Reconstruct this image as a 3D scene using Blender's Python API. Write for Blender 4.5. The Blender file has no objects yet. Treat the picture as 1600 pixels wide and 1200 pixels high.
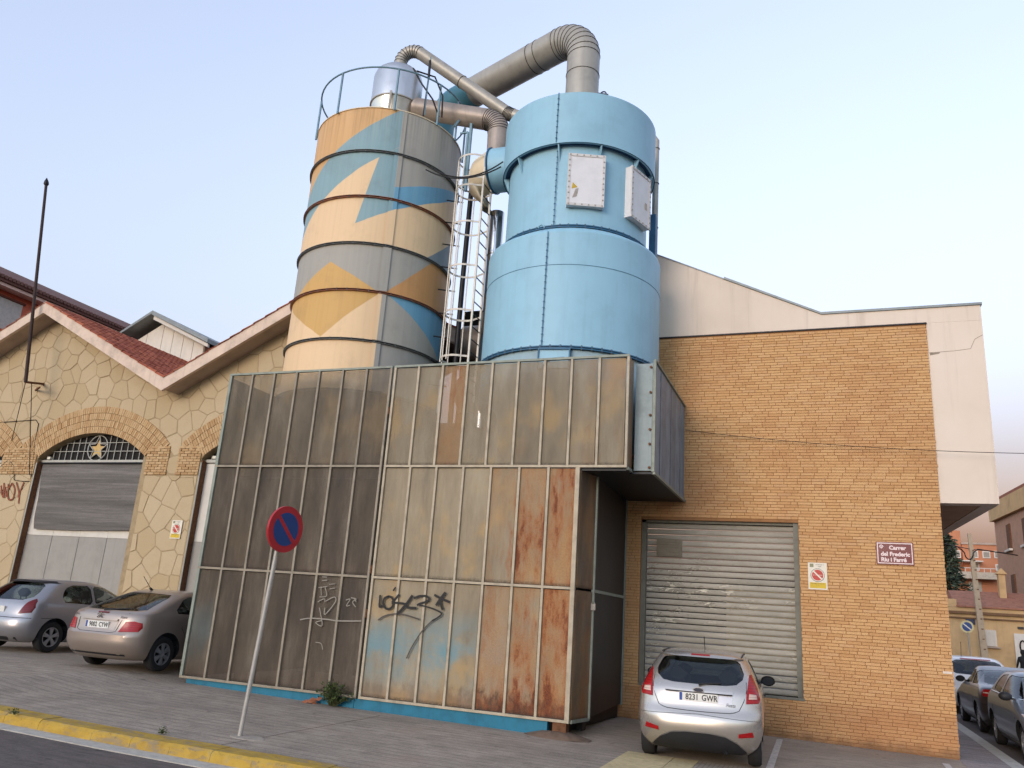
import bpy, bmesh, math, random
from mathutils import Vector, Matrix
random.seed(11)
R = math.radians
sc = bpy.context.scene
COL = sc.collection

# ---------------------------------------------------------------- camera
H = 1.75
FPX, PIT, ROL, YAW = 1253.7, 0.275657498, 0.0692248981, -0.378147213
def _cam_axes():
    cy, sy, cp, sp = math.cos(YAW), math.sin(YAW), math.cos(PIT), math.sin(PIT)
    f = Vector((sy * cp, cy * cp, sp)); r = Vector((cy, -sy, 0)); u = r.cross(f)
    c, s = math.cos(ROL), math.sin(ROL)
    return c * r + s * u, -s * r + c * u, f
CR, CU, CF = _cam_axes()
cam = bpy.data.objects.new('camera', bpy.data.cameras.new('camera'))
COL.objects.link(cam)
cam.data.sensor_fit = 'HORIZONTAL'; cam.data.sensor_width = 36.0
cam.data.lens = FPX / 1600 * 36.0
cam.data.clip_start = 0.1; cam.data.clip_end = 3000
cam.matrix_world = Matrix((
    (CR.x, CU.x, -CF.x, 0), (CR.y, CU.y, -CF.y, 0), (CR.z, CU.z, -CF.z, H), (0, 0, 0, 1)))
sc.camera = cam

# ---------------------------------------------------------------- daylight (dusk, sun low behind the viewer's left)
SKY_EL, SUN_EL, SUN_AZ = -1.6, 9.0, 193.0            # azimuth clockwise from +Y
world = bpy.data.worlds.new('World'); sc.world = world; world.use_nodes = True
wt = world.node_tree; wt.nodes.clear()
wo = wt.nodes.new('ShaderNodeOutputWorld'); wb = wt.nodes.new('ShaderNodeBackground')
sky = wt.nodes.new('ShaderNodeTexSky'); sky.sky_type = 'NISHITA'; sky.sun_disc = False
sky.sun_elevation = R(SKY_EL); sky.sun_rotation = R(SUN_AZ)
sky.air_density = 1.15; sky.dust_density = 4.2; sky.ozone_density = 1.85; sky.altitude = 150
wb.inputs['Strength'].default_value = 0.15
hsv = wt.nodes.new('ShaderNodeHueSaturation'); hsv.inputs['Saturation'].default_value = 0.6      # sky colour graded paler
wt.links.new(sky.outputs[0], hsv.inputs['Color']); wt.links.new(hsv.outputs[0], wb.inputs['Color']); wt.links.new(wb.outputs[0], wo.inputs['Surface'])
sd = bpy.data.lights.new('sun', 'SUN'); sd.energy = 0.040; sd.angle = R(28); sd.color = (1.0, 0.83, 0.68)
sun = bpy.data.objects.new('sun', sd); COL.objects.link(sun)
_d = Vector((math.sin(R(SUN_AZ)) * math.cos(R(SUN_EL)), math.cos(R(SUN_AZ)) * math.cos(R(SUN_EL)), math.sin(R(SUN_EL))))
sun.rotation_euler = _d.to_track_quat('Z', 'Y').to_euler()
sc.view_settings.view_transform = 'Standard'; sc.view_settings.look = 'None'
sc.view_settings.gamma = 1.0; sc.view_settings.use_curve_mapping = False
sc.view_settings.exposure = 5.66
sc.cycles.transparent_max_bounces = 16
sc.cycles.max_bounces = 6
sc.cycles.use_denoising = True

# ---------------------------------------------------------------- helpers
def at(x, y, Y):
    "photo pixel -> point on the vertical plane at depth Y"
    d = CR * ((x - 800) / FPX) - CU * ((y - 600) / FPX) + CF
    d = d * (Y / d.y)
    return Vector((d.x, Y, d.z + H))
GP = [(-30.0, .30), (-16.0, .22), (-12.4, .185), (-11.35, .075), (-8.0, 0.0), (-3.5, -0.06), (6.0, -0.18)]
def gz(x, y=0):
    "the pavement falls gently to the right"
    x = min(max(x, -30.0), 6.0)
    for (x0, z0), (x1, z1) in zip(GP, GP[1:]):
        if x <= x1: return z0 + (z1 - z0) * (x - x0) / (x1 - x0)
    return GP[-1][1]
ORG = {}
def org(o):
    return ORG.get(o.name, (0, 0, 0)) if o else (0, 0, 0)
def tag(o, label=None, cat=None, group=None, kind=None):
    if label: o['label'] = label
    if cat: o['category'] = cat
    if group: o['group'] = group
    if kind: o['kind'] = kind
    return o
def thing(name, label, cat, loc=(0, 0, 0), rz=0.0, group=None):
    o = bpy.data.objects.new(name, None); COL.objects.link(o)
    o.location = loc; o.rotation_euler.z = rz; o.empty_display_size = 0.2
    ORG[o.name] = tuple(loc) if rz == 0 else (0, 0, 0)
    return tag(o, label, cat, group)
def place(name, me, loc, parent, rot=None):
    "an object of shared mesh data at a world position"
    o = bpy.data.objects.new(name, me); COL.objects.link(o)
    g = org(parent); o.location = (loc[0] - g[0], loc[1] - g[1], loc[2] - g[2])
    if rot: o.rotation_euler = rot
    o.parent = parent; ORG[o.name] = g
    return o
class MB:
    def __init__(s): s.v = []; s.f = []; s.m = []
    def add(s, vs, fs, m=0):
        n = len(s.v); s.v += [tuple(v) for v in vs]
        s.f += [tuple(i + n for i in f) for f in fs]; s.m += [m] * len(fs); return s
    def box(s, x0, x1, y0, y1, z0, z1, m=0):
        return s.add([(x0, y0, z0), (x1, y0, z0), (x1, y1, z0), (x0, y1, z0), (x0, y0, z1), (x1, y0, z1), (x1, y1, z1), (x0, y1, z1)],
                     [(0, 3, 2, 1), (4, 5, 6, 7), (0, 1, 5, 4), (1, 2, 6, 5), (2, 3, 7, 6), (3, 0, 4, 7)], m)
    def bar(s, p, q, w, h, m=0, up=(0, 0, 1)):
        p = Vector(p); q = Vector(q); t = (q - p).normalized(); u = Vector(up)
        a = t.cross(u)
        if a.length < 1e-4: a = t.cross(Vector((0, 1, 0)))
        a.normalize(); b = a.cross(t)
        vs = []
        for c in (p, q):
            for i, j in ((-1, -1), (1, -1), (1, 1), (-1, 1)): vs.append(c + a * (w / 2 * i) + b * (h / 2 * j))
        return s.add(vs, [(0, 1, 2, 3), (7, 6, 5, 4), (0, 4, 5, 1), (1, 5, 6, 2), (2, 6, 7, 3), (3, 7, 4, 0)], m)
    def tube(s, pts, r, n=10, m=0, closed=False, caps=True):
        pts = [Vector(p) for p in pts]; k = len(pts); rr = r if isinstance(r, (list, tuple)) else [r] * k
        ref = None; vs = []
        for i in range(k):
            if closed: t = pts[(i + 1) % k] - pts[i - 1]
            else: t = pts[min(i + 1, k - 1)] - pts[max(i - 1, 0)]
            t.normalize()
            if ref is None:
                ref = Vector((0, 0, 1)) if abs(t.z) < 0.9 else Vector((0, 1, 0))
            a = ref - t * ref.dot(t); a.normalize(); ref = a; b = t.cross(a)
            for j in range(n):
                w = 2 * math.pi * j / n; vs.append(pts[i] + (a * math.cos(w) + b * math.sin(w)) * rr[i])
        fs = []
        for i in range(k if closed else k - 1):
            i2 = (i + 1) % k
            for j in range(n):
                j2 = (j + 1) % n; fs.append((i * n + j, i * n + j2, i2 * n + j2, i2 * n + j))
        if caps and not closed:
            fs.append(tuple(range(n - 1, -1, -1))); fs.append(tuple((k - 1) * n + j for j in range(n)))
        return s.add(vs, fs, m)
    def lathe(s, prof, cx, cy, n=64, a0=0, a1=360, m=0):
        full = abs(a1 - a0) >= 359.9; k = n if full else n + 1; vs = []
        for (r, z) in prof:
            for j in range(k):
                w = R(a0 + (a1 - a0) * j / n); vs.append((cx + r * math.sin(w), cy - r * math.cos(w), z))
        fs = []
        for i in range(len(prof) - 1):
            for j in range(n):
                j2 = (j + 1) % k; fs.append((i * k + j, i * k + j2, (i + 1) * k + j2, (i + 1) * k + j))
        return s.add(vs, fs, m)
    def prism(s, poly, y0, y1, m=0, ax='xz'):
        "polygon in (x,z), extruded along y (ax='xz'); ax='yz': polygon in (y,z), along x; ax='xy': along z"
        k = len(poly)
        def P(a, b, c): return {'xz': (a, c, b), 'yz': (c, a, b), 'xy': (a, b, c)}[ax]
        vs = [P(a, b, y0) for a, b in poly] + [P(a, b, y1) for a, b in poly]
        fs = [tuple(range(k)), tuple(range(2 * k - 1, k - 1, -1))] + [(i, i + k, (i + 1) % k + k, (i + 1) % k) for i in range(k)]
        return s.add(vs, fs, m)
    def ribbon(s, pts, w, y, th=0.003, m=0):
        "paint stroke in the (x,z) plane"
        k = len(pts); P = [Vector((p[0], p[1])) for p in pts]; L = []; Q = []
        for i in range(k):
            t = (P[min(i + 1, k - 1)] - P[max(i - 1, 0)]).normalized(); nn = Vector((-t.y, t.x))
            ww = (w[i] if isinstance(w, (list, tuple)) else w) / 2
            L.append(P[i] + nn * ww); Q.append(P[i] - nn * ww)
        vs = [(p.x, y, p.y) for p in L] + [(p.x, y, p.y) for p in Q] + [(p.x, y + th, p.y) for p in L] + [(p.x, y + th, p.y) for p in Q]
        fs = []
        for i in range(k - 1):
            fs += [(i, i + 1, k + i + 1, k + i), (i, 2 * k + i, 2 * k + i + 1, i + 1), (k + i, k + i + 1, 3 * k + i + 1, 3 * k + i)]
        return s.add(vs, fs, m)
    def mesh(s, name, mats, smooth=None, off=(0, 0, 0)):
        me = bpy.data.meshes.new(name)
        me.from_pydata([(v[0] - off[0], v[1] - off[1], v[2] - off[2]) for v in s.v], [], s.f)
        for mm in (mats if isinstance(mats, (list, tuple)) else [mats]): me.materials.append(mm)
        me.polygons.foreach_set('material_index', s.m)
        bm = bmesh.new(); bm.from_mesh(me); bmesh.ops.recalc_face_normals(bm, faces=bm.faces); bm.to_mesh(me); bm.free()
        if smooth is not None:
            me.polygons.foreach_set('use_smooth', [True] * len(me.polygons)); me.set_sharp_from_angle(angle=R(smooth))
        me.update(); return me
    def build(s, name, mats, parent=None, smooth=None, kind=None, label=None, cat=None, group=None):
        g = org(parent); me = s.mesh(name, mats, smooth, g)
        o = bpy.data.objects.new(name, me); COL.objects.link(o); o.parent = parent; ORG[o.name] = g
        return tag(o, label, cat, group, kind)
def clip(poly, a, b, c):
    "keep the part of a polygon with a*x + b*y <= c"
    out = []
    for i in range(len(poly)):
        p, q = poly[i], poly[(i + 1) % len(poly)]
        dp, dq = a * p[0] + b * p[1] - c, a * q[0] + b * q[1] - c
        if dp <= 0: out.append(p)
        if dp * dq < 0:
            t = dp / (dp - dq); out.append((p[0] + (q[0] - p[0]) * t, p[1] + (q[1] - p[1]) * t))
    return out
def text_mb(body, size, bold=0.0, align='CENTER', space=1.0, shear=0.0):
    "lettering as flat polygons in (x,z), a list of verts and faces"
    cu = bpy.data.curves.new('lettering', 'FONT'); cu.body = body; cu.size = size; cu.align_x = align; cu.align_y = 'CENTER'
    cu.offset = bold; cu.space_character = space; cu.shear = shear; cu.resolution_u = 3
    o = bpy.data.objects.new('lettering', cu); COL.objects.link(o)
    dg = bpy.context.evaluated_depsgraph_get(); me = o.evaluated_get(dg).to_mesh()
    v = [tuple(p.co) for p in me.vertices]; f = [tuple(p.vertices) for p in me.polygons]
    o.evaluated_get(dg).to_mesh_clear(); bpy.data.objects.remove(o); bpy.data.curves.remove(cu)
    return v, f
def put_text(mb, body, size, x, y, z, sx=1.0, m=0, **kw):
    v, f = text_mb(body, size, **kw)
    return mb.add([(x + p[0] * sx, y, z + p[1]) for p in v], f, m)
def disc(x, z, r, n=28):
    return [(x + r * math.cos(2 * math.pi * i / n), z + r * math.sin(2 * math.pi * i / n)) for i in range(n)]
def arc_pts(c, a, b, r, t0, t1, n):
    "points c + r*(a cos t + b sin t)"
    c, a, b = Vector(c), Vector(a), Vector(b)
    return [c + (a * math.cos(R(t0 + (t1 - t0) * i / n)) + b * math.sin(R(t0 + (t1 - t0) * i / n))) * r for i in range(n + 1)]
def bend(p0, p1, p2, r, n=8):
    "a rounded corner of radius r at p1 between p0 and p2 (arc points)"
    p0, p1, p2 = Vector(p0), Vector(p1), Vector(p2)
    u = (p0 - p1).normalized(); w = (p2 - p1).normalized(); half = u.angle(w) / 2
    d = r / math.tan(half); bis = (u + w).normalized(); c = p1 + bis * (r / math.sin(half))
    a = (p1 + u * d) - c; b = (p1 + w * d) - c; ang = a.angle(b); ax = a.cross(b).normalized()
    return [c + Matrix.Rotation(ang * i / n, 3, ax) @ a for i in range(n + 1)]

# ---------------------------------------------------------------- materials
def sr(r, g, b):
    f = lambda c: (c / 255 / 12.92) if c / 255 <= 0.04045 else ((c / 255 + 0.055) / 1.055) ** 2.4
    return (f(r), f(g), f(b), 1.0)
class NT:
    def __init__(s, name):
        s.mat = bpy.data.materials.new(name); s.mat.use_nodes = True; s.t = s.mat.node_tree; s.t.nodes.clear()
        s.o = s.t.nodes.new('ShaderNodeOutputMaterial'); s._geo = s._tc = s._oi = None
    def n(s, typ, **kw):
        nd = s.t.nodes.new('ShaderNode' + typ)
        for k, v in kw.items(): setattr(nd, k, v)
        return nd
    def put(s, sock, v):
        if isinstance(v, bpy.types.NodeSocket): s.t.links.new(v, sock)
        elif v is not None: sock.default_value = v
    @property
    def pos(s):
        if not s._geo: s._geo = s.n('NewGeometry')
        return s._geo.outputs['Position']
    @property
    def island(s):
        if not s._geo: s._geo = s.n('NewGeometry')
        return s._geo.outputs['Random Per Island']
    def tc(s, k):
        if not s._tc: s._tc = s.n('TexCoord')
        return s._tc.outputs[k]
    @property
    def rnd(s):
        if not s._oi: s._oi = s.n('ObjectInfo')
        return s._oi.outputs['Random']
    def attr(s, k):
        a = s.n('Attribute', attribute_type='OBJECT', attribute_name=k); return a.outputs['Fac']
    def math(s, op, a, b=None, c=None, clamp=False):
        m = s.n('Math', operation=op, use_clamp=clamp); s.put(m.inputs[0], a); s.put(m.inputs[1], b); s.put(m.inputs[2], c); return m.outputs[0]
    def scale(s, vec, xyz, add=None):
        m = s.n('VectorMath', operation='MULTIPLY'); s.put(m.inputs[0], vec); m.inputs[1].default_value = xyz
        if add is None: return m.outputs[0]
        a = s.n('VectorMath', operation='ADD'); s.put(a.inputs[0], m.outputs[0]); s.put(a.inputs[1], add); return a.outputs[0]
    def sep(s, vec):
        m = s.n('SeparateXYZ'); s.put(m.inputs[0], vec); return m.outputs
    def comb(s, x, y, z):
        m = s.n('CombineXYZ'); s.put(m.inputs[0], x); s.put(m.inputs[1], y); s.put(m.inputs[2], z); return m.outputs[0]
    def noise(s, vec, sc_=5, det=4, rough=0.6, dist=0.0):
        m = s.n('TexNoise'); s.put(m.inputs['Vector'], vec); m.inputs['Scale'].default_value = sc_
        m.inputs['Detail'].default_value = det; m.inputs['Roughness'].default_value = rough; m.inputs['Distortion'].default_value = dist
        return m.outputs['Fac']
    def step(s, f, lo, hi):
        m = s.n('MapRange', clamp=True, interpolation_type='SMOOTHSTEP'); s.put(m.inputs[0], f); s.put(m.inputs[1], lo); s.put(m.inputs[2], hi); return m.outputs[0]
    def ramp(s, f, stops):
        m = s.n('ValToRGB'); s.put(m.inputs[0], f); e = m.color_ramp.elements
        while len(e) < len(stops): e.new(0.5)
        for i, (p, c) in enumerate(stops): e[i].position = p; e[i].color = c
        return m.outputs[0]
    def mix(s, f, a, b, blend='MIX'):
        m = s.n('Mix', data_type='RGBA', blend_type=blend); s.put(m.inputs[0], f); s.put(m.inputs[6], a); s.put(m.inputs[7], b); return m.outputs[2]
    def bump(s, h, strength=0.3, dist=0.01):
        m = s.n('Bump'); m.inputs['Strength'].default_value = strength; m.inputs['Distance'].default_value = dist; s.put(m.inputs['Height'], h); return m.outputs[0]
    def bsdf(s, col, rough=0.7, metal=0.0, normal=None, spec=0.4, coat=0.0, **kw):
        b = s.n('BsdfPrincipled'); s.put(b.inputs['Base Color'], col); s.put(b.inputs['Roughness'], rough); s.put(b.inputs['Metallic'], metal)
        s.put(b.inputs['Specular IOR Level'], spec); b.inputs['Coat Weight'].default_value = coat; b.inputs['Coat Roughness'].default_value = 0.06
        s.put(b.inputs['Normal'], normal)
        for k, v in kw.items(): s.put(b.inputs[k], v)
        return b.outputs[0]
    def done(s, sh): s.t.links.new(sh, s.o.inputs['Surface']); return s.mat
def plain(name, col, rough=0.7, metal=0.0, var=0.12, nsc=6.0, bump=0.0, spec=0.4, coat=0.0, streak=0.0, rnd=0.0):
    "one colour with soft wear"
    t = NT(name); c = col
    if var:
        f = t.noise(t.pos, nsc, 5, 0.65)
        dk = tuple(x * (1 - 2.2 * var) for x in col[:3]) + (1,); lt = tuple(min(1, x * (1 + 1.2 * var)) for x in col[:3]) + (1,)
        c = t.ramp(f, [(0.25, dk), (0.5, col), (0.78, lt)])
    if streak:
        f2 = t.step(t.noise(t.scale(t.pos, (7, 7, 0.5)), 1.0, 5, 0.6), 0.48, 0.75)
        c = t.mix(t.math('MULTIPLY', f2, streak), c, tuple(x * 0.45 for x in col[:3]) + (1,))
    if rnd:
        k = t.math('MULTIPLY_ADD', t.rnd, rnd * 2, 1 - rnd)
        c = t.mix(1.0, c, t.comb(k, k, k), 'MULTIPLY')
    nm = t.bump(t.noise(t.pos, nsc * 9, 3, 0.6), bump, 0.01) if bump else None
    return t.done(t.bsdf(c, rough, metal, nm, spec, coat))

# ---------------------------------------------------------------- surface materials
def pavement_mat(name, col, groove, gsize=0.05, ax='y'):
    t = NT(name); p = t.pos
    st = t.noise(t.scale(p, (2.2, 8, 1)), 1.0, 7, 0.75)
    bl = t.noise(t.scale(p, (0.35, 0.5, 1)), 1.0, 4, 0.6)
    fi = t.noise(p, 55, 3, 0.7)
    c = t.ramp(st, [(0.30, tuple(x * 0.62 for x in col[:3]) + (1,)), (0.5, col), (0.72, tuple(x * 1.3 for x in col[:3]) + (1,))])
    c = t.mix(t.math('MULTIPLY', t.step(bl, 0.42, 0.68), 0.55), c, tuple(x * 0.55 for x in col[:3]) + (1,))
    c = t.mix(t.math('MULTIPLY', t.step(fi, 0.5, 0.7), 0.45), c, tuple(min(1, x * 1.7) for x in col[:3]) + (1,))
    c = t.mix(t.math('MULTIPLY', t.step(t.noise(p, 21, 4, 0.8), 0.52, 0.66), 0.5), c, tuple(x * 0.5 for x in col[:3]) + (1,))
    c = t.mix(t.math('MULTIPLY', t.step(t.noise(p, 0.9, 3, 0.6), 0.55, 0.7), 0.25), c, (col[0] * 1.1, col[1] * .92, col[2] * .8, 1))
    spots = t.step(t.noise(p, 3.1, 2, 0.5), 0.70, 0.76)
    c = t.mix(t.math('MULTIPLY', spots, 0.5), c, (0.03, 0.026, 0.022, 1))
    h = fi
    if groove:
        s = t.sep(p); cx = s[1] if ax == 'y' else s[0]
        w = t.math('FRACT', t.math('MULTIPLY', cx, 1 / gsize))
        g = t.step(t.math('ABSOLUTE', t.math('SUBTRACT', w, 0.5)), 0.40, 0.47)
        tl = t.math('MULTIPLY', g, groove)
        c = t.mix(tl, c, tuple(x * 0.38 for x in col[:3]) + (1,))
        h = t.math('MULTIPLY_ADD', g, -1.2, fi)
        # tile colour changes
        tile = t.n('TexWhiteNoise', noise_dimensions='3D')
        sn = t.n('VectorMath', operation='FLOOR'); t.put(sn.inputs[0], t.scale(p, (1 / 0.3, 1 / 0.3, 0)))
        t.put(tile.inputs['Vector'], sn.outputs[0])
        k = t.math('MULTIPLY_ADD', tile.outputs['Value'], 0.16, 0.92)
        c = t.mix(1.0, c, t.comb(k, k, k), 'MULTIPLY')
    return t.done(t.bsdf(c, 0.92, 0, t.bump(h, 0.5, 0.006), 0.25))
M = {}
M['paving'] = pavement_mat('grooved paving', sr(158, 144, 128), 0.45, 0.2)
M['paving2'] = pavement_mat('ridged paving', sr(158, 144, 128), 0.7, 0.06, 'x')
M['apron'] = pavement_mat('worn concrete', sr(155, 141, 125), 0)
M['asphalt'] = pavement_mat('asphalt', sr(100, 91, 86), 0)
M['slabs'] = pavement_mat('side pavement', sr(150, 138, 132), 0.5, 0.3)
M['earth'] = plain('dark joint', sr(52, 48, 44), 0.95)
M['gutter'] = plain('gutter concrete', sr(178, 172, 160), 0.9, var=0.14, nsc=9, bump=0.3)
M['tactile'] = plain('cream paving tile', sr(196, 176, 132), 0.85, var=0.12, nsc=11, bump=0.4, rnd=0.08)
M['line'] = plain('worn white line', sr(186, 178, 168), 0.85, var=0.2, nsc=13)
def kerb_mat():
    t = NT('yellow kerb paint'); p = t.pos
    y = t.ramp(t.noise(p, 4, 5, 0.6), [(0.3, sr(156, 124, 52)), (0.6, sr(182, 148, 60)), (0.8, sr(172, 148, 92))])
    worn = t.step(t.noise(t.scale(p, (3.0, 9, 6), None), 1.0, 6, 0.72, 0.6), 0.47, 0.62)
    k = t.math('MULTIPLY', worn, t.math('MULTIPLY_ADD', t.rnd, 0.6, 0.3))
    c = t.mix(k, y, sr(136, 122, 100))
    dirt = t.step(t.noise(p, 17, 4, 0.7), 0.56, 0.72)
    c = t.mix(t.math('MULTIPLY', dirt, 0.5), c, sr(90, 78, 50))
    return t.done(t.bsdf(c, 0.8, 0, t.bump(t.noise(p, 40, 3, 0.6), 0.4, 0.006), 0.3))
M['kerb'] = kerb_mat()

# ---------------------------------------------------------------- ground, road, pavements
def sheet(name, xs, y0, y1, dz, mat, th=0.0, kind='structure', parent=None):
    xs = sorted(set(list(xs) + [p[0] for p in GP if xs[0] < p[0] < xs[-1]])); mb = MB(); n = len(xs); vs = []
    for x in xs: vs += [(x, y0, gz(x) + dz), (x, y1, gz(x) + dz)]
    fs = [(2 * i, 2 * i + 2, 2 * i + 3, 2 * i + 1) for i in range(n - 1)]
    if th:
        m = len(vs); vs += [(v[0], v[1], v[2] - th) for v in vs]
        fs += [(m + 2 * i, m + 2 * i + 1, m + 2 * i + 3, m + 2 * i + 2) for i in range(n - 1)]
        fs += [(2 * i, m + 2 * i, m + 2 * i + 2, 2 * i + 2) for i in range(n - 1)]
        fs += [(2 * i + 1, 2 * i + 3, m + 2 * i + 3, m + 2 * i + 1) for i in range(n - 1)]
        fs += [(0, 1, m + 1, m), (2 * n - 2, m + 2 * n - 2, m + 2 * n - 1, 2 * n - 1)]
    mb.add(vs, fs); return mb.build(name, mat, parent, kind=kind)
XL = [-600, -30, 6, 600]
sheet('ground', XL, -400, 900, -0.20, M['earth'])
sheet('road', [-60, -30, 6, 40], -9.0, 7.91, -0.125, M['asphalt'])
sheet('side_street', [2.97, 6, 40], 7.93, 52, -0.03, M['asphalt'])
sheet('gutter', [-60, -30, 6, 10], 7.915, 8.17, -0.115, M['gutter'], 0.05)
sheet('pavement', [-45, -30, -6.83], 8.532, 12.40, 0.0, M['paving'], 0.1)
sheet('pavement', [-6.812, -2.74], 8.532, 12.40, -0.002, M['paving'], 0.1)
sheet('pavement', [-1.73, 2.72], 8.532, 12.40, 0.0, M['paving2'], 0.1)
sheet('parking_apron', [-45, -30, -2.74], 12.402, 18.6, -0.004, M['apron'], 0.1)
sheet('parking_apron', [-2.738, 1.99], 12.404, 18.6, -0.003, M['apron'], 0.1)
sheet('side_pavement', [1.992, 2.72], 12.404, 44, -0.002, M['slabs'], 0.1)
kb = sheet('kerb', [-60, -30, 2.95], 8.21, 8.525, -0.07, M['gutter'], 0.1)
x = -16.0; k = 0
while x < -2.0:
    L = random.choice((0.6, 0.6, 0.62, 0.58, 1.2)) ; L = min(L, 0.62) if k % 5 else 0.9
    mb = MB(); z0 = gz(x) ; z1 = gz(x + L); e = random.uniform(-0.006, 0.006)
    prof = [(8.17, -0.115), (8.185, -0.03 + e), (8.225, 0.006 + e), (8.52, 0.008 + e), (8.52, -0.09)]
    vs = [(x + 0.002, a, z0 + b) for a, b in prof] + [(x + L - 0.002, a, z1 + b) for a, b in prof]; q = len(prof)
    mb.add(vs, [tuple(range(q)), tuple(range(2 * q - 1, q - 1, -1))] + [(i, i + q, (i + 1) % q + q, (i + 1) % q) for i in range(q)])
    mb.build('kerb_stone', M['kerb'], kb); x += L; k += 1
sk = sheet('side_kerb', [2.722, 2.96], 8.53, 44, 0.0, M['gutter'], 0.13)
tp = sheet('tactile_strip', [-2.738, -1.732], 8.532, 12.40, -0.03, M['earth'], 0.06)
mbt = {}
for iy in range(7):
    for (a, b) in ((-2.735, -2.075), (-2.065, -1.735)):
        y0 = 12.395 - 0.55 * (iy + 1)
        mb = MB(); mb.box(a, b, y0 + 0.006, y0 + 0.548, -0.06, 0.0)
        mb.v = [(v[0], v[1], v[2] + gz(v[0]) + 0.003) for v in mb.v]
        mb.build('paving_tile', M['tactile'], tp)
for (xa, xb, ya, yb) in ((-0.80, -0.835, 12.3, 16.0), (1.66, 1.70, 12.2, 15.6), (-19.2, -19.45, 13.5, 16.4)):
    mb = MB(); w = 0.05
    mb.add([(xa - w, ya, gz(xa) + 0.0035), (xa + w, ya, gz(xa) + 0.0035), (xb + w, yb, gz(xb) + 0.0035), (xb - w, yb, gz(xb) + 0.0035)], [(0, 1, 2, 3)])
    mb.build('parking_line', M['line'], kind='structure')

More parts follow.
